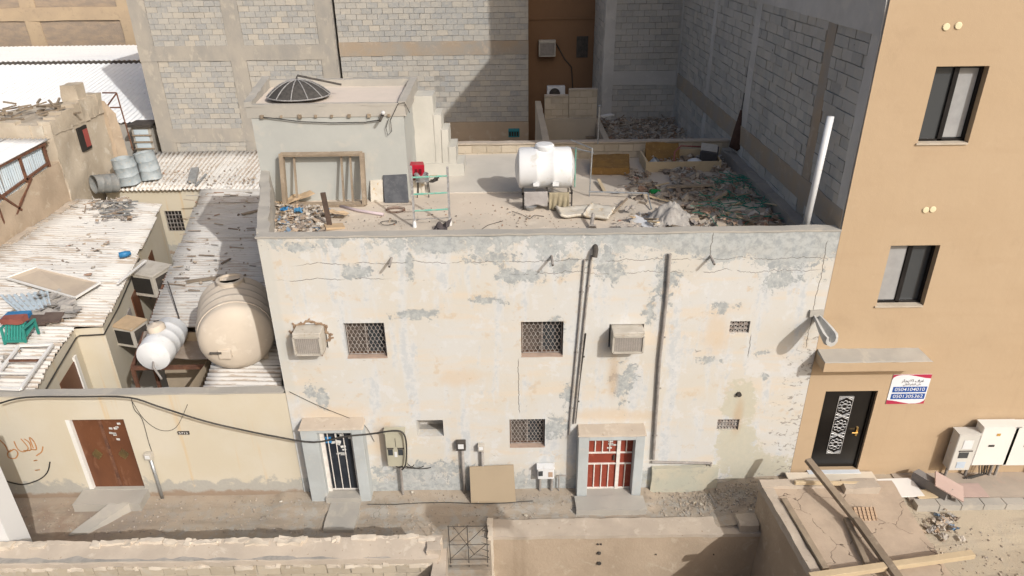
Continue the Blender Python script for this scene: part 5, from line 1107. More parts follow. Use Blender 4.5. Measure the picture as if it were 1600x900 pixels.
tag(k.build('rag_scraps', island_mat('faded_scraps', [(.42, .4, .37), (.3, .14, .1), (.46, .42, .36), (.14, .24, .22), (.5, .47, .42), (.22, .2, .19), (.42, .3, .17), (.33, .3, .27)])), 'rags, torn sheets and coloured scraps over the roof rubble', 'scraps', kind='stuff')
k = MB()
for i, (px, py, w_, h_) in enumerate(((1090, 345, 1.1, .16), (1150, 330, 1.3, .2), (1185, 345, .9, .2), (1060, 300, 1.2, .1), (1120, 290, 1.3, .14))):
    c = RP(px, py); k.grid(lambda u, v: Vector((min(c.x + (u - .5) * w_, 5.78), max(c.y + (v - .5) * w_ * .9, .3), ZR - .02 + h_ * max(0, 1 - 4 * ((u - .5) ** 2 + (v - .5) ** 2)) * (1 + .5 * mnoise.noise(Vector((u * 5, v * 5, i)))))), 16, 16)
tag(k.build('dust_mounds', DUSTROOF, smooth=True), 'mounds of fine dust and plaster under the roof rubble', 'dust', kind='stuff')
# green net wire over the rubble
k = MB(); rr = random.Random(9)
for i in range(70):
    p = RP(rr.uniform(1110, 1200), rr.uniform(272, 340), .2); a = rr.random() * 6.3; pts = []
    for j in range(6): pts.append(p.copy()); a += rr.uniform(-.7, .7); p = p + Vector((math.cos(a) * .13, math.sin(a) * .13, rr.uniform(-.03, .035)))
    k.tube(pts, .009, 4, False)
tag(k.build('green_net', mat('green_net', (.025, .17, .12), (.035, .21, .15), bump=0)), 'tangle of torn green net over the rubble', 'net', kind='stuff')
# dusty cloth tent over a heap
k = MB(); c = RP(1052, 357)
def tent(u, v):
    x = c.x - .62 + 1.15 * u; y = c.y - .1 + 1.0 * v; r_ = math.hypot((u - .52) * 2, (v - .4) * 2); z = ZR + max(0, .5 * (1 - r_)) + .2 * max(0, 1.1 - r_) * mnoise.noise(Vector((u * 5, v * 5, 0))) + .09 * abs(mnoise.noise(Vector((u * 11, v * 8, 3)))) + .05 * mnoise.noise(Vector((u * 24, v * 20, 5)))
    return Vector((x, y, z))
k.grid(tent, 36, 30); tag(k.build('dusty_cloth', mat('grey_dusty_cloth', (.27, .255, .24), (.38, .36, .335), (.17, .15, .135), scale=5, bump=.5), smooth=True), 'grey dust-caked cloth draped over a heap of rubble', 'cloth')
# boards and timbers
def board(px0, py0, px1, py1, wd, th, m_, label, cat='plank', dz=(.03, .03), name='plank', grp=None):
    a, b = RP(px0, py0, dz[0]), RP(px1, py1, dz[1]); return tag(MB().bar(a, b, wd, th).build(name, m_, bevel=.003), label, cat, grp)
board(1000, 352, 1012, 344, .75, .02, PLASTICW, 'white square board lying by the front parapet', 'board', (.05, .12), 'white_board')
board(965, 352, 985, 361, .03, .03, IRON, 'thin dark bar beside the white square board', 'bar', name='metal_bar')
board(1042, 292, 1113, 289, .14, .04, WOOD, 'long grey plank lying level across the rubble', dz=(.2, .24))
board(1105, 317, 1136, 300, .13, .05, WOOD, 'short thick brown plank propped on the rubble', dz=(.1, .38))
board(1000, 303, 1060, 318, .06, .03, WOODP, 'slim pale lath slanting below the green bottle', 'lath', (.1, .06))
board(958, 333, 980, 310, .05, .03, WOOD, 'brown stick beside the folded white pad', 'stick', (.05, .1))
board(935, 280, 945, 300, .08, .03, WOODP, 'pale plank end below the brown mattress', dz=(.1, .03))
board(1180, 300, 1200, 285, .05, .03, WOODP, 'pale stick leaning at the rubble edge by the block wall', 'stick', (.05, .3))
board(1075, 330, 1135, 345, .08, .03, WOOD, 'weathered plank in front of the cloth-covered heap', dz=(.15, .1))
rr = random.Random(77)
for i in range(26):
    px, py = rr.uniform(985, 1190), rr.uniform(285, 350); a = rr.uniform(-.6, .6); L = rr.uniform(12, 30)
    board(px, py, px + L * math.cos(a), py + L * math.sin(a) * .6, rr.uniform(.03, .09), .025, rr.choice((WOOD, WOOD, WOODP)), 'broken timber offcut scattered in the roof rubble', 'offcut', (rr.uniform(.08, .2), rr.uniform(.08, .3)), 'timber_offcut', 'timber offcuts in the roof rubble')
GREENB = mat('green_bottle', (.01, .16, .05), (.012, .19, .06), rough=.15, bump=0)
tag(MB().tube([RP(1016, 300, .12), RP(1024, 299, .12), RP(1028, 298, .12), RP(1032, 298, .12)], [.06, .06, .03, .02], 10).build('plastic_bottle', GREENB, smooth=40), 'green plastic bottle lying on the pale timbers', 'bottle')
# folded pads
def pad(px, py, w_, d_, rz, label, seed):
    c = RP(px, py, .05); k = MB(); ca, sa = math.cos(rz), math.sin(rz)
    def top(u, v):
        x, y = (u - .5) * w_, (v - .5) * d_; z = .05 + .022 * mnoise.noise(Vector((u * 3 + seed, v * 3, 0))) + .1 * max(0, (.12 - u)) * 4; return c + Vector((x * ca - y * sa, x * sa + y * ca, z))
    k.grid(top, 20, 14); o = k.build('foam_pad', FOAM, smooth=True); o.modifiers.new('t', 'SOLIDIFY').thickness = .06; return tag(o, label, 'foam pad')
pad(905, 331, .95, .55, .15, 'curled dirty white foam pad with brown stains, folded over', 1); pad(937, 332, .55, .75, -.35, 'flat white foam pad with black specks beside the curled one', 4)
# brown mattress and the planter box
c = RP(951, 262, .1); k = MB(); k.rough([(c.x - .52, c.y - .33, ZR + .02), (c.x + .5, c.y - .38, ZR + .02), (c.x + .62, c.y + .5, ZR + .1), (c.x - .42, c.y + .5, ZR + .1), (c.x - .52, c.y - .3, ZR + .2), (c.x + .48, c.y - .36, ZR + .2), (c.x + .6, c.y + .5, ZR + .32), (c.x - .42, c.y + .5, ZR + .32)], .09, .02, 4); tag(k.build('brown_mattress', BRFOAM, smooth=40), 'brown foam mattress propped by the rear parapet', 'mattress')
a, b = RP(1008, 269), RP(1124, 266); yb_ = a.y + .95; t = thing('planter_box', ((a.x + b.x) / 2, a.y, ZR), 'long open timber box full of junk', 'box')
MB().box(a.x, b.x, a.y - .02, a.y + .03, ZR, ZR + .27).build('front_board', WOODP, t); MB().box(a.x + .1, b.x, yb_, yb_ + .05, ZR, ZR + .33).build('back_board', WOODP, t)
for x in (a.x, b.x - .05): MB().box(x, x + .05, a.y + .03, yb_, ZR, ZR + .3).build('end_board', WOODP, t)
k = MB(); k.rough([(a.x + .1, a.y + .5, ZR), (a.x + 1.0, a.y + .5, ZR), (a.x + 1.0, a.y + .93, ZR + .1), (a.x + .15, a.y + .93, ZR + .1), (a.x + .1, a.y + .55, ZR + .12), (a.x + 1.0, a.y + .55, ZR + .12), (a.x + 1.05, a.y + 1.0, ZR + .5), (a.x + .15, a.y + 1.0, ZR + .52)], .1, .03, 3); tag(k.build('foam_block', BRFOAM, smooth=40), 'brown foam slab standing in the timber box', 'foam')
k = MB(); rr = random.Random(5)
for i in range(160): chunk(k, (rr.uniform(a.x + .15, b.x - .1), rr.uniform(a.y + .1, yb_ - .05), ZR + rr.uniform(.03, .2)), rr.uniform(.05, .14), rr)
tag(k.build('box_junk', RUBBLE), 'junk and rubble filling the timber box', 'junk', kind='stuff')
k = MB(); k.tube([(a.x + .75, a.y + .1, ZR + .2), (a.x + .8, a.y + .3, ZR + .45), (a.x + 1.0, a.y + .5, ZR + .55), (a.x + 1.4, a.y + .6, ZR + .5), (a.x + 1.7, a.y + .9, ZR + .4)], .022, 8); tag(k.build('red_hose', mat('faded_red_hose', (.3, .12, .1), (.26, .1, .09), bump=0), smooth=True), 'faded red hose arching out of the timber box', 'hose')
tag(MB().lathe([(.0, .1), (.1, .08), (.19, .03), (.2, 0), (.17, 0)], RP(1086, 253, .2), (0, 0, 1), 16).build('white_basin', PLASTICW, smooth=40), 'upturned white basin in the timber box', 'basin')
tag(MB().lathe([(.09, 0), (.11, .3), (.1, .32), (.08, .05), (0, .04)], RP(1013, 262, .05), (.5, -.2, .6), 12).build('grey_bucket', STEEL, smooth=40), 'tipped grey bucket at the end of the timber box', 'bucket')
c = RP(1108, 240, .4); t = thing('old_monitor', c + Vector((0, 0, -.2)), 'old box monitor with a pale top resting on the rear junk', 'monitor'); MB().obox(c, (.44, .4, .3), (.25, .1, -.25)).build('body', mat('dark_plastic', (.05, .05, .055), (.07, .07, .075), bump=0), t, bevel=.02); MB().obox(c + Vector((-.01, .01, .158)), (.42, .38, .02), (.25, .1, -.25)).build('top_panel', ACMAT, t)
# pipe frame beside the tank
t = thing('pipe_rack', RP(926, 306), 'bent grey pipe frame standing beside the white tank', 'frame')
f0 = RP(921, 307); MB().tube([f0, f0 + Vector((.03, .05, 1.15))], .018, 6).build('upright', STEEL, t)
f1 = RP(898, 292); MB().tube([f1, f1 + Vector((0, 0, 1.0))], .018, 6).build('upright', TURQ, t)
MB().tube([f1 + Vector((-.25, -.2, 1.08)), f0 + Vector((.06, .06, 1.05))], .016, 6).build('top_bar', STEEL, t); MB().tube([f1 + Vector((-.1, .3, 1.1)), f0 + Vector((.03, .05, 1.15))], .016, 6).build('top_bar', STEEL, t)
MB().tube([f0 + Vector((-.02, 0, .12)), RP(1012, 302, .2)], .02, 6).build('low_bar', STEEL, t); MB().tube([RP(1012, 302, .2), RP(1018, 327, .02)], .018, 6).build('low_leg', STEEL, t)
k = MB(); k.tube([RP(923, 359), RP(924, 340, .0) + Vector((0, -.3, .2))], .04, 8); 
for i in range(5): k.tube([RP(920 + i * 3, 362), RP(922 + i * 2, 352, .35)], .02, 6)
tag(k.build('pipe_cluster', PIPE), 'cluster of capped grey pipe ends by the front parapet', 'pipes')
# white leaning pole, closed parasol on a cord, antenna pole
t = thing('white_pole', (5.6, .4, ZR), 'tall white plastic pipe standing behind the front parapet', 'pipe'); MB().tube([WY(1256, 366, .4), WY(1298, 182, .4)], .062, 12).build('pipe', PLASTICW, t, smooth=True)
p = RP(1153, 256); t = thing('closed_parasol', p, 'closed dark brown parasol standing in the roof corner', 'parasol')
top = WY(1159, 172, p.y); k = MB(); k.tube([p + Vector((0, 0, .35)), p + Vector((0, 0, .5)), (p * .35 + top * .65), top], [.08, .3, .17, .04], 10); k.build('folded_canopy', mat('dark_brown_cloth', (.055, .03, .022), (.08, .045, .035), scale=5, bump=.4), t, smooth=True); k = MB(); k.tube([p, top + Vector((0, 0, .12))], .02, 6); k.build('pole', IRON, t)
for i in range(5): a = i * 1.25; MB().tube([p + Vector((.22 * math.cos(a), .22 * math.sin(a), 0)), p + Vector((.05 * math.cos(a), .05 * math.sin(a), .35))], .012, 5).build('rib', RUST, t)
k = MB(); k.tube([top + Vector((0, 0, .1)), top + Vector((.06, .05, 3.2))], .011, 5); tag(k.build('hanging_rope', CABLE), 'dark rope hanging down the block wall above the parasol', 'rope')
rr = random.Random(3); k = MB(); c = RP(1135, 252)
for i in range(18): a = rr.random() * 6.3; d = Vector((math.cos(a), math.sin(a) * .5, rr.uniform(.1, .9))) * rr.uniform(.2, .5); k.tube([c + Vector((rr.uniform(-.25, .4), rr.uniform(-.2, .2), .1)), c + d], .012, 5)
tag(k.build('scrap_rods', STEEL), 'bundle of bent grey scrap rods beside the parasol', 'scrap')
k = MB(); f = WZ(934, 225, 5.9); k.tube([f, WY(937, 167, f.y)], .02, 6); k.lathe([(.0, 0), (.05, .03), (0, .06)], WY(937, 167, f.y), (0, 0, 1), 8); tag(k.build('antenna_pole', STEEL), 'thin metal pole with a knob rising behind the rear parapet', 'pole')
# satellite dish lying on the tower
c = WZ(467, 148, tz + .05); t = thing('satellite_dish', c, 'dark mesh satellite dish lying face down on the stair tower', 'satellite dish')
DISH = mat('dark_mesh', (.05, .047, .045), (.075, .07, .065), scale=12, bump=.3); n = 12; Rd = .72
pts = lambda a, f: c + Vector((Rd * f * math.cos(a), Rd * f * math.sin(a) * .95, .34 * (1 - f * f)))
for i in range(n):
    a0, a1 = 6.2832 * i / n, 6.2832 * (i + 1) / n; k = MB(); k.grid(lambda u, v: pts(a0 * (1 - u) + a1 * u, max(.02, v)), 3, 5); k.build('mesh_panel', DISH, t, smooth=True); k = MB(); k.tube([pts(a0, f / 6) + Vector((0, 0, .012)) for f in range(7)], .012, 5); k.build('rib', LPOST, t)
k = MB(); k.tube([pts(6.2832 * i / 24, 1) for i in range(25)], .016, 6); k.build('rim', LPOST, t); k = MB(); k.tube([c + Vector((0, 0, .36)), c + Vector((0, .1, .42)), c + Vector((.95, .3, .16))], .025, 8); k.build('feed_arm', IRON, t)
# wires and lamp on the tower
k = MB(); y = ty0 - .06; k.tube([WY(*p_, y) for p_ in ((411, 183), (430, 185), (470, 190), (520, 192), (570, 191), (596, 187))], .012, 5); tag(k.build('tower_cable', CABLE), 'black cable slung along the beam ends of the stair tower', 'cable')
k = MB(); k.tube([WY(*p_, y) for p_ in ((607, 186), (603, 200), (606, 212), (612, 205), (610, 188), (616, 175), (622, 162), (632, 160), (640, 176))], .008, 5); tag(k.build('loose_wire', CABLE), 'looped black wire hanging at the corner of the stair tower', 'wire')
p = WY(599, 178, ty0); t = thing('wall_lamp', p, 'small white bulb lamp on the stair tower face', 'lamp'); MB().tube([p, p + Vector((-.05, -.25, -.1))], .03, 8).build('arm', IRON, t); MB().lathe([(.02, 0), (.045, .03), (.04, .08), (0, .1)], p + Vector((0, -.1, .02)), (.3, -.5, .5), 10).build('bulb', PLASTICW, t, smooth=True)
# yard pieces
c = WY(803, 207, 13.2); t = thing('teal_crate', c + Vector((0, 0, -.15)), 'teal plastic crate on the sunken terrace', 'crate'); MB().box(c.x - .2, c.x + .2, 13.1, 13.4, c.z - .15, c.z + .1).build('crate', mat('teal_plastic', (.02, .14, .16), (.025, .17, .19), bump=0), t, bevel=.01)
for i in range(4): MB().box(c.x - .17 + i * .09, c.x - .11 + i * .09, 13.09, 13.099, c.z - .1, c.z + .05).build('slot', DARK, t)
tag(MB().bar(WZ(940, 182, 5.3), WZ(957, 179, 5.3), .2, .05).build('white_plank', WHITEP), 'short white plank lying on the end of the low tan wall', 'plank')
k = MB(); rr = random.Random(21)
for i in range(1300):
    p = Vector((rr.uniform(3.2, 6.0), rr.uniform(8.2, 14.1), 4.87)); (chunk(k, p + Vector((0, 0, .02)), rr.choice((.04, .06, .1, .16)), rr) if rr.random() < .7 else k.bar(p, p + Vector((rr.uniform(-.5, .5), rr.uniform(-.3, .3), rr.uniform(0, .15))), .03, .02))
tag(k.build('yard_rubble', RUBBLE), 'broken rubble strewn over the grey yard slab', 'rubble', kind='stuff')
# ================================================================== things on the low roofs
ZS = 2.74
def LP(px, py, dz=0): return WZ(px, py, ZS + dz)
# big beige tank lying on the lean-to roof
t = thing('beige_tank', (-6.1, 2.0, 2.68), 'large ribbed beige fibreglass tank lying on the lean-to roof', 'water tank')
ax0, ax1 = Vector((-5.9, 1.0, 3.44)), Vector((-6.4, 2.5, 3.44)); d = (ax1 - ax0).normalized()
tr = .77; prof = [(0, -.2), (tr * .4, -.18), (tr * .75, -.11), (tr * .95, -.02), (tr, .06), (tr, .32)]
L = (ax1 - ax0).length
for i in range(4): z = .42 + i * .32; prof += [(tr, z - .08), (tr * 1.07, z), (tr * 1.07, z + .05), (tr, z + .13)]
prof += [(tr * .97, L), (tr * .7, L + .12), (0, L + .2)]
q = MB(); q.lathe(prof, ax0, d, 36); q.build('tank_body', BEIGE, t, smooth=50)
q = MB(); q.lathe([(tr + .004, .2), (tr + .02, .2), (tr + .02, .25), (tr + .004, .25)], ax0, d, 36); q.build('seam_flange', BEIGE, t, smooth=30)
mc = ax0 + d * 1.25 + Vector((0, 0, tr + .02)); q = MB(); q.lathe([(.3, -.08), (.3, .06), (.24, .07), (.24, -.02), (.0, -.02)], mc, (0, 0, 1), 24); q.build('manhole', BEIGE, t, smooth=40); MB().lathe([(0, .0), (.235, 0)], mc + Vector((0, 0, -.01)), (0, 0, 1), 24).build('manhole_hole', DARK, t)
fc = WY(352, 553, .75); q = MB(); q.box(fc.x - .13, fc.x + .13, .7, 1.05, fc.z - .1, fc.z + .1); q.build('outlet_box', BEIGE, t, bevel=.01); MB().tube([fc + Vector((-.05, -.05, .05)), fc + Vector((-.28, -.1, .08))], .025, 8).build('outlet_valve', IRON, t)
for o_ in (.35, 1.25): c_ = ax0 + d * o_; MB().obox((c_.x, c_.y, 2.76), (1.1, .2, .18), (0, 0, math.atan2(d.y, d.x) - math.pi / 2)).build('cradle', BEIGE, t)
# small white tank on a rusty frame in the courtyard
t = thing('tank_stand', (-7.6, 1.9, 0), 'rusty brown steel stand in the courtyard carrying a small white tank', 'stand')
zf = 2.2; pf = [WZ(207, 575, zf), WZ(325, 573, zf), WZ(325, 573, zf) + Vector((-.5, 1.6, 0)), WZ(207, 575, zf) + Vector((-.45, 1.6, 0))]
for i in range(4):
    a, b = pf[i], pf[(i + 1) % 4]; MB().bar(a, b, .07, .09).build('beam', RUST, t); MB().bar(Vector((a.x, a.y, 0)), a, .07, .07).build('leg', RUST, t)
k = MB(); k.grid(lambda u, v: pf[0] * (1 - u) * (1 - v) + pf[1] * u * (1 - v) * .999 + pf[2] * u * v + pf[3] * (1 - u) * v + Vector((0, .25 * (1 - v), .06 + .05 * mnoise.noise(Vector((u * 3, v * 3, 4))))), 14, 14); o = k.build('deck_sheet', mat('brown_rotten_ply', (.3, .24, .19), (.36, .3, .25), (.42, .36, .3), scale=2, bump=.4), t, smooth=True)
c0, c1 = WZ(243, 552, 2.62), WZ(266, 520, 2.62); t = thing('small_white_tank', (c0 + c1) / 2 + Vector((0, 0, -.4)), 'small white plastic tank lying on the rusty courtyard stand', 'water tank')
dv = (c1 - c0).normalized(); cyl_tank(t, c0 - dv * .12, c1 + dv * .12, .38, PLASTICW, 3, .1)
MB().lathe([(.2, 0), (.2, .1), (.17, .14), (.08, .16), (0, .2)], c0 + dv * .45 + Vector((-.05, 0, .36)), (-.15, 0, 1), 18).build('lid', BEIGE, t, smooth=40)
MB().tube([c0 - dv * .2 + Vector((0, 0, -.1)), c0 - dv * .35 + Vector((.05, 0, -.15)), c0 - dv * .5 + Vector((.3, -.1, -.3))], .025, 8).build('outlet_pipe', PIPE, t)
k = MB(); k.bar(WZ(236, 508, 2.45), WZ(262, 432, 2.6), .1, .12); tag(k.build('rusty_beam', RUST), 'short rusty beam along the alley edge behind the small white tank', 'beam')
k = MB(); k.tube([WZ(262, 440, 2.9), WZ(280, 497, 2.72)], .014, 6); k.tube([WZ(280, 497, 2.72), WZ(240, 502, 2.7)], .014, 6); tag(k.build('thin_rod', IRON), 'thin dark rod sticking up behind the small white tank', 'rod')
k = MB(); k.tube([WY(180, 617, .3) + Vector((0, 0, .05)), WY(265, 609, .3) + Vector((0, 0, .05))], .022, 8); tag(k.build('steel_pipe', STEEL), 'thin steel pipe lying along the top of the yellow wall', 'pipe')
# drums
def drum(p, r, h, label, ax=(0, 0, 1), m_=None, open_=True):
    t = thing('metal_drum', p, label, 'drum'); m_ = m_ or mat('dented_blue_grey_drum', (.36, .4, .42), (.28, .32, .34), (.44, .4, .34), scale=4, bump=.5, bs=6, bd=.05, rough=.5)
    prof = [(r, 0), (r * 1.03, .02), (r, .05), (r * .99, h * .32), (r * 1.03, h * .34), (r * .99, h * .36), (r, h * .66), (r * 1.03, h * .68), (r, h * .7), (r * 1.0, h - .03), (r * 1.03, h), (r * .95, h), (r * .94, h * .3), (0, h * .3)]
    q = MB(); q.lathe(prof, p, ax, 22)
    for v in q.v: v += mnoise.noise_vector(v * 2.5) * .05
    q.build('shell', m_, t, smooth=45); return t
drum(WZ(204, 287, 2.78), .4, 1.0, 'dented open blue-grey drum standing at the roof edge', (-.08, 0, 1)); drum(WZ(238, 279, 2.82), .37, 1.05, 'taller blue-grey drum with a lid mark beside the dented drum', (-.1, .05, 1))
p = WZ(163, 295, 2.95); drum(p + Vector((.25, .35, .1)), .34, .75, 'dark drum lying on its side with its mouth open, on scrap', (-.8, -1.0, .25), mat('dark_grey_drum', (.17, .18, .18), (.22, .22, .21), (.3, .28, .25), scale=4, bump=.4, rough=.5))
# scrap pile under the drums
k = MB(); rr = random.Random(61)
for i in range(90):
    p = LP(rr.uniform(120, 205), rr.uniform(300, 345), rr.uniform(.0, .2))
    if p.y > 11.6: p.y = 11.6
    if p.x < -15.2: continue
    r_ = rr.random()
    if r_ < .5: a = rr.random() * 3.14; dd_ = Vector((math.cos(a), math.sin(a) * .6, rr.uniform(-.1, .2))) * rr.uniform(.2, .7); k.bar(p, p + dd_, .03, .03)
    elif r_ < .8: chunk(k, p, rr.uniform(.06, .2), rr)
    else: sheetbit(k, p, rr.uniform(.15, .35), rr)
tag(k.build('scrap_pile', island_mat('grey_scrap', [(.34, .33, .31), (.25, .2, .16), (.42, .4, .37), (.3, .22, .16), (.2, .18, .17)])), 'pile of grey metal scrap and slats below the drums', 'scrap', kind='stuff')
t = thing('slatted_rack', LP(178, 328), 'grey slatted metal rack lying on the worn roof', 'rack')
for i in range(5): a = LP(150 + i * 2, 318 + i * 5, .12); MB().bar(a, a + Vector((1.5 - i * .12, -.05, .08)), .05, .04).build('slat', STEEL, t)
for i in range(5): a = LP(160 + i * 10, 316, .16); MB().bar(a, a + Vector((.05, -.55, -.04)), .04, .03).build('cross_bar', STEEL, t)
# board, scrap sheets, panels, chair on the worn roof
pc = [LP(10, 436, .12), LP(57, 419, .3), LP(157, 443, .12), LP(118, 467, .1)]
k = MB(); k.prism(pc, (0, 0, .03)); t = tag(k.build('tan_board', mat('tan_board', (.46, .385, .3), (.42, .35, .28), scale=2, bump=.1)), 'large tan board with a white edge lying on the worn roof', 'board')
k = MB()
for i in range(4): k.bar(pc[i] + Vector((0, 0, .03)), pc[(i + 1) % 4] + Vector((0, 0, .03)), .04, .05)
k.build('edge_strip', WHITEP, t)
k = MB(); corr(k, LP(0, 462, .1), LP(75, 452, .1), LP(80, 478, .08), LP(38, 498, .1), .15, .03, 'v', 4, sag=.08); o = k.build('corrugated_scrap', SHEETB, smooth=True); tag(o, 'bluish corrugated sheet scrap lying among the junk', 'sheet')
k = MB()
for i in range(30): sheetbit(k, LP(rr.uniform(60, 115), rr.uniform(460, 495), .05 + .05 * rr.random()), rr.uniform(.2, .55), rr, curl=.06)
tag(k.build('torn_felt', mat('torn_grey_felt', (.3, .28, .26), (.36, .34, .31), (.22, .19, .17), scale=4, bump=.5)), 'torn grey roofing felt spread over the worn roof', 'felt', kind='stuff')
for px, py, lab in ((60, 500, 'dark brown panel lying beside the teal chair'), (82, 496, 'dark brown panel with a pale corner, lying against another')):
    c = LP(px, py, .12); tag(MB().obox(c, (.42, .4, .03), (.15, .1, .2)).build('roof_tile_board', mat('dark_brown_board', (.09, .065, .055), (.12, .09, .075), scale=5, bump=.2)), lab, 'board')
TEAL = mat('teal_chair_plastic', (.03, .2, .165), (.04, .24, .2), rough=.4, bump=0)
c = LP(30, 535, .0); t = thing('plastic_chair', c, 'teal plastic armchair tipped on the worn roof', 'chair')
for i in range(7): x = c.x - .2 + i * .066; MB().bar((x, c.y - .1, ZS + .12), (x, c.y + .08, ZS + .46), .045, .02, (0, 1, 0)).build('back_slat', TEAL, t)
MB().bar((c.x - .24, c.y + .09, ZS + .47), (c.x + .24, c.y + .09, ZS + .47), .05, .05).build('back_rail', TEAL, t); MB().bar((c.x - .24, c.y - .11, ZS + .1), (c.x + .24, c.y - .11, ZS + .1), .05, .05).build('back_rail', TEAL, t)
MB().obox((c.x, c.y + .2, ZS + .22), (.46, .42, .03), (.3, 0, 0)).build('seat', TEAL, t)
for sx in (-1, 1): MB().bar((c.x + sx * .26, c.y - .08, ZS + .4), (c.x + sx * .28, c.y + .36, ZS + .42), .06, .03).build('arm', TEAL, t); MB().bar((c.x + sx * .24, c.y - .12, ZS + .02), (c.x + sx * .25, c.y - .06, ZS + .4), .05, .04).build('leg', TEAL, t); MB().bar((c.x + sx * .25, c.y + .36, ZS + .02), (c.x + sx * .27, c.y + .34, ZS + .42), .05, .04).build('leg', TEAL, t)
k = MB(); k.rbox(c.x - .26, c.x + .26, c.y - .02, c.y + .2, ZS + .49, ZS + .63, .06, .03, 4); tag(k.build('red_cushion', mat('faded_red_cloth', (.27, .09, .07), (.22, .075, .06), scale=4, bump=.3), smooth=True), 'faded red cushion on top of the teal chair', 'cushion')
c = LP(27, 497, .15); t = thing('blue_crate', c + Vector((0, 0, -.1)), 'blue plastic crate behind the teal chair', 'crate'); MB().obox(c, (.55, .35, .22), (0, 0, .1)).build('crate', mat('blue_plastic', (.03, .16, .34), (.04, .2, .4), rough=.4, bump=0), t, bevel=.015)
tag(MB().tube([LP(186, 399, .08), LP(196, 397, .08), LP(204, 395, .08)], [.09, .1, .06], 8).build('blue_bag', MATS['blue_plastic'], smooth=True), 'crushed blue plastic bottle alone on the white sheets', 'bottle')
# white window frame lying on the front sheets
t = thing('old_window', LP(30, 575), 'old white window frame lying on the front sheets', 'window'); F = [LP(-20, 606, .12), LP(32, 608, .12), LP(82, 538, .1), LP(30, 540, .1)]
for i in range(4): MB().bar(F[i], F[(i + 1) % 4], .06, .05).build('rail', WHITEP, t)
for f in (.33, .62): MB().bar(F[0] * (1 - f) + F[3] * f, F[1] * (1 - f) + F[2] * f, .05, .04).build('glazing_bar', WHITEP if f < .5 else RUST, t)
k = MB(); rr = random.Random(15)
for i in range(420):
    p = LP(rr.uniform(0, 240), rr.uniform(330, 600), .02)
    if not (-15 < p.x < -10.9 - (.28 * (p.y - 3) if p.y > 3 else .2)): continue
    chunk(k, p, rr.choice((.03, .05, .07, .1)), rr) if rr.random() < .7 else sheetbit(k, p, rr.uniform(.08, .22), rr)
for i in range(140):
    p = WZ(rr.uniform(250, 405), rr.uniform(300, 460), 2.72)
    if not (-8.9 - .27 * (p.y - 3) < p.x < xl(p.y) - .15 and p.y > 3.1): continue
    chunk(k, p, rr.choice((.03, .05, .08)), rr) if rr.random() < .6 else k.bar(p, p + Vector((rr.uniform(-.5, .5), rr.uniform(-.12, .12), .02)), .04, .02)
for i in range(120):
    p = WZ(rr.uniform(230, 400), rr.uniform(245, 290), 2.9); chunk(k, p, rr.choice((.04, .06, .09)), rr)
tag(k.build('roof_litter', RUBBLE), 'stones, scraps and dirt strewn over the low sheet roofs', 'litter', kind='stuff')
for a, b, lab in (((378, 335), (406, 328), 'brown board by the side wall on the lean-to roof'), ((292, 440), (345, 433), 'long pale brown board across the lean-to sheets'), ((346, 412), (360, 404), 'short dark stick on the lean-to sheets')):
    tag(MB().bar(WZ(*a, 2.74), WZ(*b, 2.74), .16 if 'board' in lab else .06, .03).build('loose_board', WOOD), lab, 'board')
tag(MB().bar(WZ(300, 283, 2.86), WZ(305, 264, 3.0), .28, .14).build('metal_box', STEEL), 'grey metal box on the far white sheets', 'box'); tag(MB().bar(WZ(306, 289, 2.8), WZ(322, 272, 2.95), .06, .05).build('grey_bar', STEEL), 'grey bar beside the metal box on the far sheets', 'bar')
# cages of the alley air coolers
def cooler(px, py, z, sx, sy, sz, label, rz=-.28):
    c = WZ(px, py, z); t = thing('air_cooler', c + Vector((0, 0, -sz)), label, 'air cooler'); MB().obox(c + Vector((0, 0, -sz / 2)), (sx, sy, sz), (0, 0, rz)).build('casing', ACMAT, t, bevel=.01); MB().obox(c + Vector((0, 0, .01)), (sx * 1.05, sy * 1.05, .03), (.04, .06, rz)).build('cover', CARD if sz < .6 else ACMAT, t)
    e = Matrix.Rotation(rz, 3, 'Z'); MB().obox(c + e @ Vector((0, -sy / 2 - .004, -sz * .5)), (sx * .8, .01, sz * .7), (0, 0, rz)).build('dark_panel', DARK, t); MB().obox(c + e @ Vector((sx / 2 + .004, 0, -sz * .5)), (.01, sy * .75, sz * .65), (0, 0, rz)).build('dark_panel', IRON, t); MB().obox(c + Vector((-.5, .05, -sz + .03)), (1.0, .05, .05), (0, 0, rz)).build('bracket', RUST, t)  # flat dark panels stand for the unlit openings of the box
cooler(231, 420, 2.5, .95, .8, .7, 'big grey air cooler box hung in the alley under a loose board'); cooler(202, 505, 2.2, .6, .55, .55, 'small grey air cooler under flattened cardboard in the alley')
tag(MB().bar(WZ(184, 443, 2.8), WZ(228, 407, 2.75), .06, .03).build('white_lath', WHITEP), 'white lath lying across the sheet edge to the air cooler', 'lath')
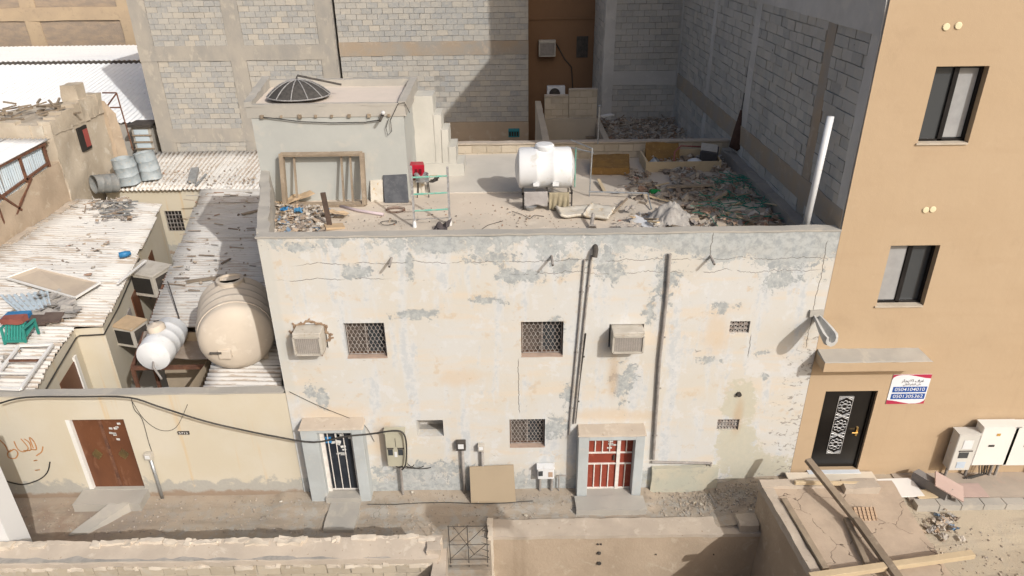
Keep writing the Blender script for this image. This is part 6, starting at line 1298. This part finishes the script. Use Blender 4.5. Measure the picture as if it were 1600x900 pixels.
# cables on the front walls
def cable(pts, label, r=.014, y=-.03, name='street_cable'):
    out = smooth_pts([WY(a, b, y) for a, b in pts])
    return tag(MB().tube(out, r, 6).build(name, CABLE, smooth=True), label, 'cable')
cable([(0, 630), (40, 621), (120, 620), (200, 621), (250, 636), (320, 658), (380, 672), (430, 682), (490, 691), (540, 682), (580, 678), (615, 673), (630, 677), (635, 695), (634, 725), (628, 734)], 'thick black cable sagging from the yellow wall to the meter box', .018, -.36)
cable([(205, 622), (210, 640), (222, 655), (232, 690), (237, 705)], 'thin wire dropping to the small switch box on the yellow wall', .006)
cable([(207, 628), (225, 655), (250, 672), (275, 668), (293, 632)], 'thin wire loop hanging on the yellow wall', .005)
cable([(10, 752), (35, 757), (60, 750), (74, 738), (78, 722)], 'black cable curling up the foot of the yellow wall', .014)
cable([(452, 612), (500, 635), (550, 655), (570, 665), (585, 690)], 'thin slack wire from the house corner over the dark door', .005)
# switch box and post on the yellow wall
def post_box(p, h, w_, label, m_=STEEL, bm=ACMAT):
    t = thing('switch_post', Vector((p.x, -.08, 0)), label, 'post'); MB().tube([(p.x + .02, -.08, 0), (p.x + .02, -.08, p.z)], .035, 8).build('conduit', m_, t, smooth=True); b_ = MB().box(p.x - w_ / 2, p.x + w_ / 2, -.14, -.02, p.z - .02, p.z + h).build('switch_box', bm, t, bevel=.008); MB().box(p.x - w_ * .3, p.x + w_ * .3, -.146, -.141, p.z + h * .2, p.z + h * .8).build('cover', PLASTICW, b_); return t
post_box(WY(236, 712), .14, .16, 'grey conduit post with a small switch box on the yellow wall')
post_box(WY(721, 697), .2, .2, 'thick conduit post with a broken fuse box and hanging wires', PIPE, IRON); post_box(WY(752, 698), .13, .14, 'slim conduit with a small tan junction box', PIPE)
# meter boxes
def meter(x0, x1, y0, y1, z0, z1, label, m_, wins, post, name='meter_box'):
    t = thing(name, ((x0 + x1) / 2, y1, 0), label, 'meter box'); MB().box(x0, x1, y0, y1, z0, z1).build('case', m_, t, bevel=.015); MB().box(x0 - .015, x1 + .015, y0 - .02, y1, z1, z1 + .025).build('hood', m_, t)
    for a, b, c, d, mm in wins: MB().box(x0 + (x1 - x0) * a, x0 + (x1 - x0) * b, y0 - .008, y0 - .001, z0 + (z1 - z0) * c, z0 + (z1 - z0) * d).build('window' if mm is GLASS else 'plate', mm, t)
    for px in post: MB().tube([(px, y1 - .03, gz(px, y1 - .03) - .05), (px, y1 - .03, z0)], .03, 8).build('leg', PIPE, t)
    return t
METER = mat('khaki_meter_case', (.42, .4, .31), (.38, .36, .28), scale=3, rough=.5, bump=.05)
a = WY(600, 677, -.25); b = WY(633, 729, -.25)
t = meter(a.x, b.x + .04, -.25, -.08, b.z, a.z, 'khaki twin meter box on a post beside the dark door', METER, [(.1, .35, .35, .52, GLASS), (.62, .87, .35, .52, GLASS), (.42, .56, .3, .45, PLASTICW), (.06, .4, .53, .57, IRON), (.6, .94, .53, .57, IRON), (.52, .54, .6, .85, IRON)], [(a.x + b.x) / 2 + .05])
for i in range(4): x = a.x + .15 + i * .08; k = MB(); k.tube([(x + (.1 + .1 * i) * (1 - math.cos(a_)) * .8, -.17 + .02 * i, b.z - (.1 + .03 * i) * math.sin(a_)) for a_ in [math.pi * j / 10 for j in range(11 - i)]], .01, 5); k.build('cable_tail', CABLE, t)
a = WY(840, 733, -.2); b = WY(864, 749, -.2)
t = meter(a.x, b.x + .02, -.2, -.04, b.z, a.z, 'white small double meter on legs near the red door', PLASTICW, [(.06, .32, .35, .8, GLASS), (.66, .92, .25, .7, mat('tan_label', (.42, .3, .22), None, bump=0))], [a.x + .06, b.x - .02])
k = MB(); k.tube([(WY(873, 745).x, -.08, 0), (WY(873, 745).x, -.08, .5), (WY(885, 745).x, -.08, .5)], .015, 6); tag(k.build('standpipe', PIPE), 'thin bent standpipe between the white meter and the red door', 'pipe')
a = WY(735, 733, -.15); b = WY(806, 777, -.4)
k = MB(); k.hexa([(a.x, -.42, .07), (b.x, -.42, .07), (b.x, -.39, .07), (a.x, -.39, .07), (a.x - .02, -.12, .8), (b.x - .04, -.12, .84), (b.x - .04, -.09, .84), (a.x - .02, -.09, .8)]); tag(k.build('leaning_board', mat('olive_brown_board', (.33, .265, .185), (.31, .25, .175), scale=1, bump=.03)), 'plain olive-brown board leaning on the old house', 'board')
# orange building: meters, sign, kerb
def om(px0, py0, px1, py1, y0, label, m_, wins, legs):
    a = WY(px0, py0, y0); b = WY(px1, py1, y0); return meter(a.x, b.x, y0, -.06, b.z, a.z, label, m_, wins, [a.x + (b.x - a.x) * f for f in legs])
xm = WY(1510, 700, -.3).x
t = om(1500, 680, 1514, 735, -.3, 'slim grey meter box with a red cable on the orange wall', mat('pale_grey_case', (.55, .54, .5), (.5, .49, .46), bump=.03), [(.3, .75, .62, .85, PLASTICW), (.25, .7, .36, .52, GLASS), (.2, .85, .54, .57, IRON), (.3, .7, .08, .25, mat('pale_blue_label', (.45, .52, .6), None, bump=0))], [.3])
c = wloc(t); k = MB(); k.tube([(c.x - .2, -.1, c.z + 1.6), (c.x - .21, -.12, c.z + 1.3), (c.x - .2, -.1, c.z + 1.0)], .018, 6); k.build('red_cable', REDPL, t)
WH = mat('white_meter_case', (.7, .69, .66), (.67, .66, .63), bump=.02, rough=.4)
t = om(1538, 668, 1572, 727, -.3, 'wide white meter cabinet with a black latch beside the slim meter', WH, [(.3, .46, .5, .55, IRON), (.42, .52, .78, .84, mat('orange_label', (.5, .3, .08), None, bump=0))], [.15, .85])
for i in range(4): c = wloc(t); k = MB(); k.tube([(c.x - .1 + .07 * i, -.15, c.z + .8), (c.x - .05 + .05 * i, -.2, c.z + .5), (c.x - .35 + .05 * i, -.2, c.z + .38)], .014, 5); k.build('cable_tail', CABLE, t)
om(1588, 668, 1640, 727, -.3, 'wide white meter cabinet at the far end of the orange wall', WH, [(.3, .46, .5, .55, IRON), (.42, .52, .78, .84, MATS['orange_label'])], [.1, .85])
# rent sign
s0, s1, s2, s3 = WY(1396, 585), WY(1456, 585), WY(1443, 630), WY(1385, 630)
X0, X1 = s0.x - .0, s1.x; Z1, Z0 = s0.z, s2.z; X1 = s1.x; sg = thing('rent_sign', ((X0 + X1) / 2, 0, Z0), 'white and red rental sign with two blue phone number bars', 'sign')
SW = mat('sign_white', (.68, .7, .74), (.66, .68, .72), bump=0, rough=.5); SR = mat('sign_red', (.42, .03, .075), (.38, .03, .07), bump=0, rough=.5); SB = mat('sign_blue', (.015, .075, .3), (.015, .07, .28), bump=0, rough=.5); SK_ = mat('sign_black', (.015, .015, .02), None, bump=0)
W_, H_ = X1 - X0, Z1 - Z0
MB().box(X0, X1, -.012, -.003, Z0, Z1).build('board', SW, sg)
def plate(poly, m_, name, y=-.014): MB().add([(X0 + u * W_, y, Z0 + v * H_) for u, v in poly], [tuple(range(len(poly)))]).build(name, m_, sg)
plate([(0, .84), (.02, .9), (.1, .96), (.22, .99), (.4, .99), (.65, .93), (.85, .88), (1, .86), (1, 1), (0, 1)], SR, 'red_band'); plate([(0, 0), (1, 0), (1, .16), (.98, .1), (.9, .04), (.78, .01), (.6, .01), (.35, .07), (.15, .12), (0, .14)], SR, 'red_band')
plate([(.08, .4), (.97, .4), (.97, .59), (.08, .59)], SB, 'blue_bar'); plate([(.08, .165), (.97, .165), (.97, .355), (.08, .355)], SB, 'blue_bar')
def text(body, u, v, size, m_, parent, y=-.017, sx=1.0, x0=None, z0=None):
    cu = bpy.data.curves.new('t', 'FONT'); cu.body = body; cu.size = size; cu.align_x = 'CENTER'; cu.align_y = 'CENTER'; cu.offset = size * .004
    to = bpy.data.objects.new('t', cu); COL.objects.link(to); bpy.context.view_layer.update()
    me = bpy.data.meshes.new_from_object(to.evaluated_get(bpy.context.evaluated_depsgraph_get())); bpy.data.objects.remove(to)
    me.materials.clear(); me.materials.append(m_); base = wloc(parent); me.transform(Matrix.Rotation(math.pi / 2, 4, 'X') @ Matrix.Diagonal((sx, 1, 1, 1)))
    o = bpy.data.objects.new('lettering', me); COL.objects.link(o); o.parent = parent; o.location = Vector((x0 if x0 is not None else X0 + u * W_, y, z0 if z0 is not None else Z0 + v * H_)) - base; return o
text('0504104010', .525, .495, .118, SW, sg, sx=1.06); text('0501305362', .525, .26, .118, SW, sg, sx=1.06)
# isolated shapes written in visual order, right to left
text('\u0631\uFE8E\uFEA0\uFEF3\uFEFB\uFEDF \uFED1\uFEAE\uFECF', .55, .79, .1, SK_, sg)
text('\uFEF2\uFEDF\uFE8E\uFE98\uFEDF\u0627 \uFEE2\uFED7\uFEAE\uFEDF\u0627 \uFEF0\uFEE0\uFECB', .55, .67, .06, SK_, sg)
text('5713', 0, 0, .085, WHITEP, PLATE[0], y=-.034, x0=PLATE[1], z0=PLATE[2], sx=1.15)
# kerb, pavement, slabs
kb = thing('kerb', (10, -.9, 0), 'row of pale kerb blocks edging the raised pavement by the orange building', 'kerb')
for i in range(9): x = 8.35 + i * .46; MB().rbox(x, x + .44, -1.04, -.84, .0, .42, .12, .006, 6, seed=i).build('kerb_block', CEMENT, kb, smooth=30)
q = MB(); q.rbox(8.3, 12.6, -.82, .0, .0, .37, .2, .01, 2); tag(q.build('pavement', mat('dusty_paving', (.4, .34, .28), (.35, .3, .25), (.42, .33, .27), scale=1.5, bump=.4), smooth=40), 'raised dusty pavement before the orange wall', 'pavement', kind='structure')
q = MB(); q.rbox(8.1, 12.6, -1.3, -1.04, -.1, .13, .2, .02, 2); tag(q.build('gutter', CEMENT, smooth=40), 'grey cement gutter strip along the kerb', 'gutter', kind='structure')
def slab(px, py, z, w_, d_, m_, label, rz=0, rx=0.0, ry=0.0, th=.03):
    c = WZ(px, py, z); return tag(MB().obox(c, (w_, d_, th), (rx, ry, rz)).build('stone_slab', m_, bevel=.003), label, 'slab')
slab(1300, 748, .47, 1.9, .4, MARBLE, 'long cream stone slab below the black door'); slab(1405, 762, .42, .8, .55, WHITEP, 'white square tile lying beside the mud room', .03)
PINK = mat('pink_tile', (.44, .33, .29), (.4, .3, .265), bump=.05); slab(1515, 766, .4, .6, .4, PINK, 'dusty pink tile flat on the pavement'); slab(1483, 760, .62, .6, .5, PINK, 'pinkish slab propped on a grey stone block', -.5, 0, .35); slab(1448, 772, .41, .5, .25, WOODP, 'cream tile lying under the propped slab', .1)
k = MB(); c = WZ(1455, 758, .5); k.obox(c, (.22, .75, .25), (0, .1, .55)); tag(k.build('stone_block', mat('dark_grey_stone', (.2, .19, .185), (.24, .23, .22), bump=.2)), 'dark grey stone block under the propped slab', 'block')
# timbers on the mud room
def timber(p0, p1, z0, z1, wd, th, m_, label): tag(MB().bar(WZ(*p0, z0), WZ(*p1, z1), wd, th).build('timber_beam', m_, bevel=.006), label, 'timber')
timber((1262, 718), (1345, 822), 1.5, 1.12, .14, .09, WOOD, 'long grey timber sloping across the mud roof towards the black door')
timber((1338, 812), (1405, 905), 1.2, 1.15, .15, .1, WOOD, 'grey timber butted end to end with the long sloping one'); timber((1265, 902), (1520, 866), 1.12, 1.18, .13, .1, WOODP, 'pale sawn timber lying crosswise over the mud roof'); timber((1224, 780), (1290, 890), 1.06, 1.06, .12, .09, WOOD, 'grey timber along the edge of the mud roof'); timber((1322, 810), (1356, 884), 1.06, 1.06, .1, .08, WOOD, 'short brown timber under the crossing timbers')
timber((1242, 754), (1362, 756), 1.12, 1.12, .07, .07, WOODP, 'slim pale timber along the street side of the mud roof')
c = WZ(1352, 804, 1.07); t = thing('hollow_brick', c + Vector((0, 0, -.07)), 'broken hollow clay brick with open cells on the mud roof', 'brick'); k = MB(); cw = .075
for i in range(5): k.bar(c + Vector((-.19, -.08 + i * .045, -.06 + i * .03)), c + Vector((.19, -.08 + i * .045, -.06 + i * .03)), .05, .014, (0, -.5, .8))
for i in range(6): k.bar(c + Vector((-.19 + i * .076, -.09, -.07)), c + Vector((-.19 + i * .076, .12, .07)), .014, .06, (0, -.5, .8))
k.build('cell_walls', mat('clay', (.42, .3, .2), (.36, .26, .18), bump=.3), t); MB().obox(c + Vector((0, .03, -.035)), (.38, .2, .02), (.6, 0, 0)).build('dark_back', DARK, t)
# street litter
k = MB(); rr = random.Random(44)
for i in range(1500):
    px, py = rr.uniform(0, 1250), rr.uniform(768, 835); p = WZ(px, py, .0)
    if not ((-1.7 if p.x < -.6 else -.9) < p.y < -.1): continue
    p.z = gz(p.x, p.y) + .006; s = rr.choice((.012, .015, .02, .03, .04)) * (1.5 if px > 1030 else 1); chunk(k, p, s, rr)
for i in range(700):
    x, y = rr.triangular(2.9, 5.3, 4.6), rr.triangular(-.92, -.05, -.35); chunk(k, (x, y, gz(x, y) + .006), rr.choice((.012, .018, .025, .04)), rr)
for i in range(450):
    x, y = rr.uniform(7.9, 12), rr.uniform(-3.3, -1.3); chunk(k, (x, y, gz(x, y) + .004), rr.choice((.01, .014, .02, .03, .05)), rr)
tag(k.build('street_grit', island_mat('pale_grit', [(.36, .3, .24), (.3, .25, .2), (.4, .35, .29), (.25, .21, .17), (.33, .3, .27)])), 'grit, pebbles and small litter on the street', 'grit', kind='stuff')
k = MB()
for i in range(45):
    p = WZ(rr.gauss(1472, 16), rr.gauss(822, 9), .2); p.z = gz(p.x, p.y) + .05; sheetbit(k, p, rr.uniform(.06, .2), rr, curl=.5) if rr.random() < .6 else chunk(k, p, rr.uniform(.05, .12), rr)
tag(k.build('trash_heap', LITTER), 'small heap of dark trash below the kerb', 'trash', kind='stuff')
for px, py in ((645, 775), (458, 768), (748, 788), (1085, 790), (1095, 793), (1170, 812), (822, 808), (440, 790)):
    k = MB(); p = WZ(px, py, 0); p.z = gz(p.x, p.y) + .02; r2 = random.Random(px); sheetbit(k, p, .07, r2, curl=.6); sheetbit(k, p, .06, r2, curl=.6); tag(k.build('paper_scrap', FOAM), 'crumpled white paper scrap on the street', 'litter', 'white paper scraps on the street')
for x, y, lab in ((4.3, -.22, 'black drain pipe elbow lying on the ground by the wall foot'),):
    k = MB(); k.tube([WY(1104, 770), (4.25, -.3, .1), (4.3, -.7, .1)], .03, 8); tag(k.build('ground_pipe', PIPE), lab, 'pipe')
k = MB(); k.tube([(xx, -.42 + .02 * math.sin(xx * 3), gz(xx, -.42) + .02) for xx in [-3.2 + .3 * i for i in range(13)]], .009, 5); tag(k.build('ground_wire', CABLE), 'thin black wire lying along the foot of the old house', 'wire')
# cement pads before the doors
for x0, x1, y0, y1, h_, s_, lab in ((-4.0, -3.35, -1.15, -.35, .07, 1, 'pale cement ramp patch before the dark door'), (1.3, 2.8, -.75, -.33, .06, 2, 'grey cement apron before the red door')):
    k = MB(); k.rbox(x0, x1, y0, y1, -.1, h_ + .08 * (s_ - 1), .15, .02, 3, seed=s_); tag(k.build('cement_pad', CEMENT, smooth=40), lab, 'cement pad', kind='structure')
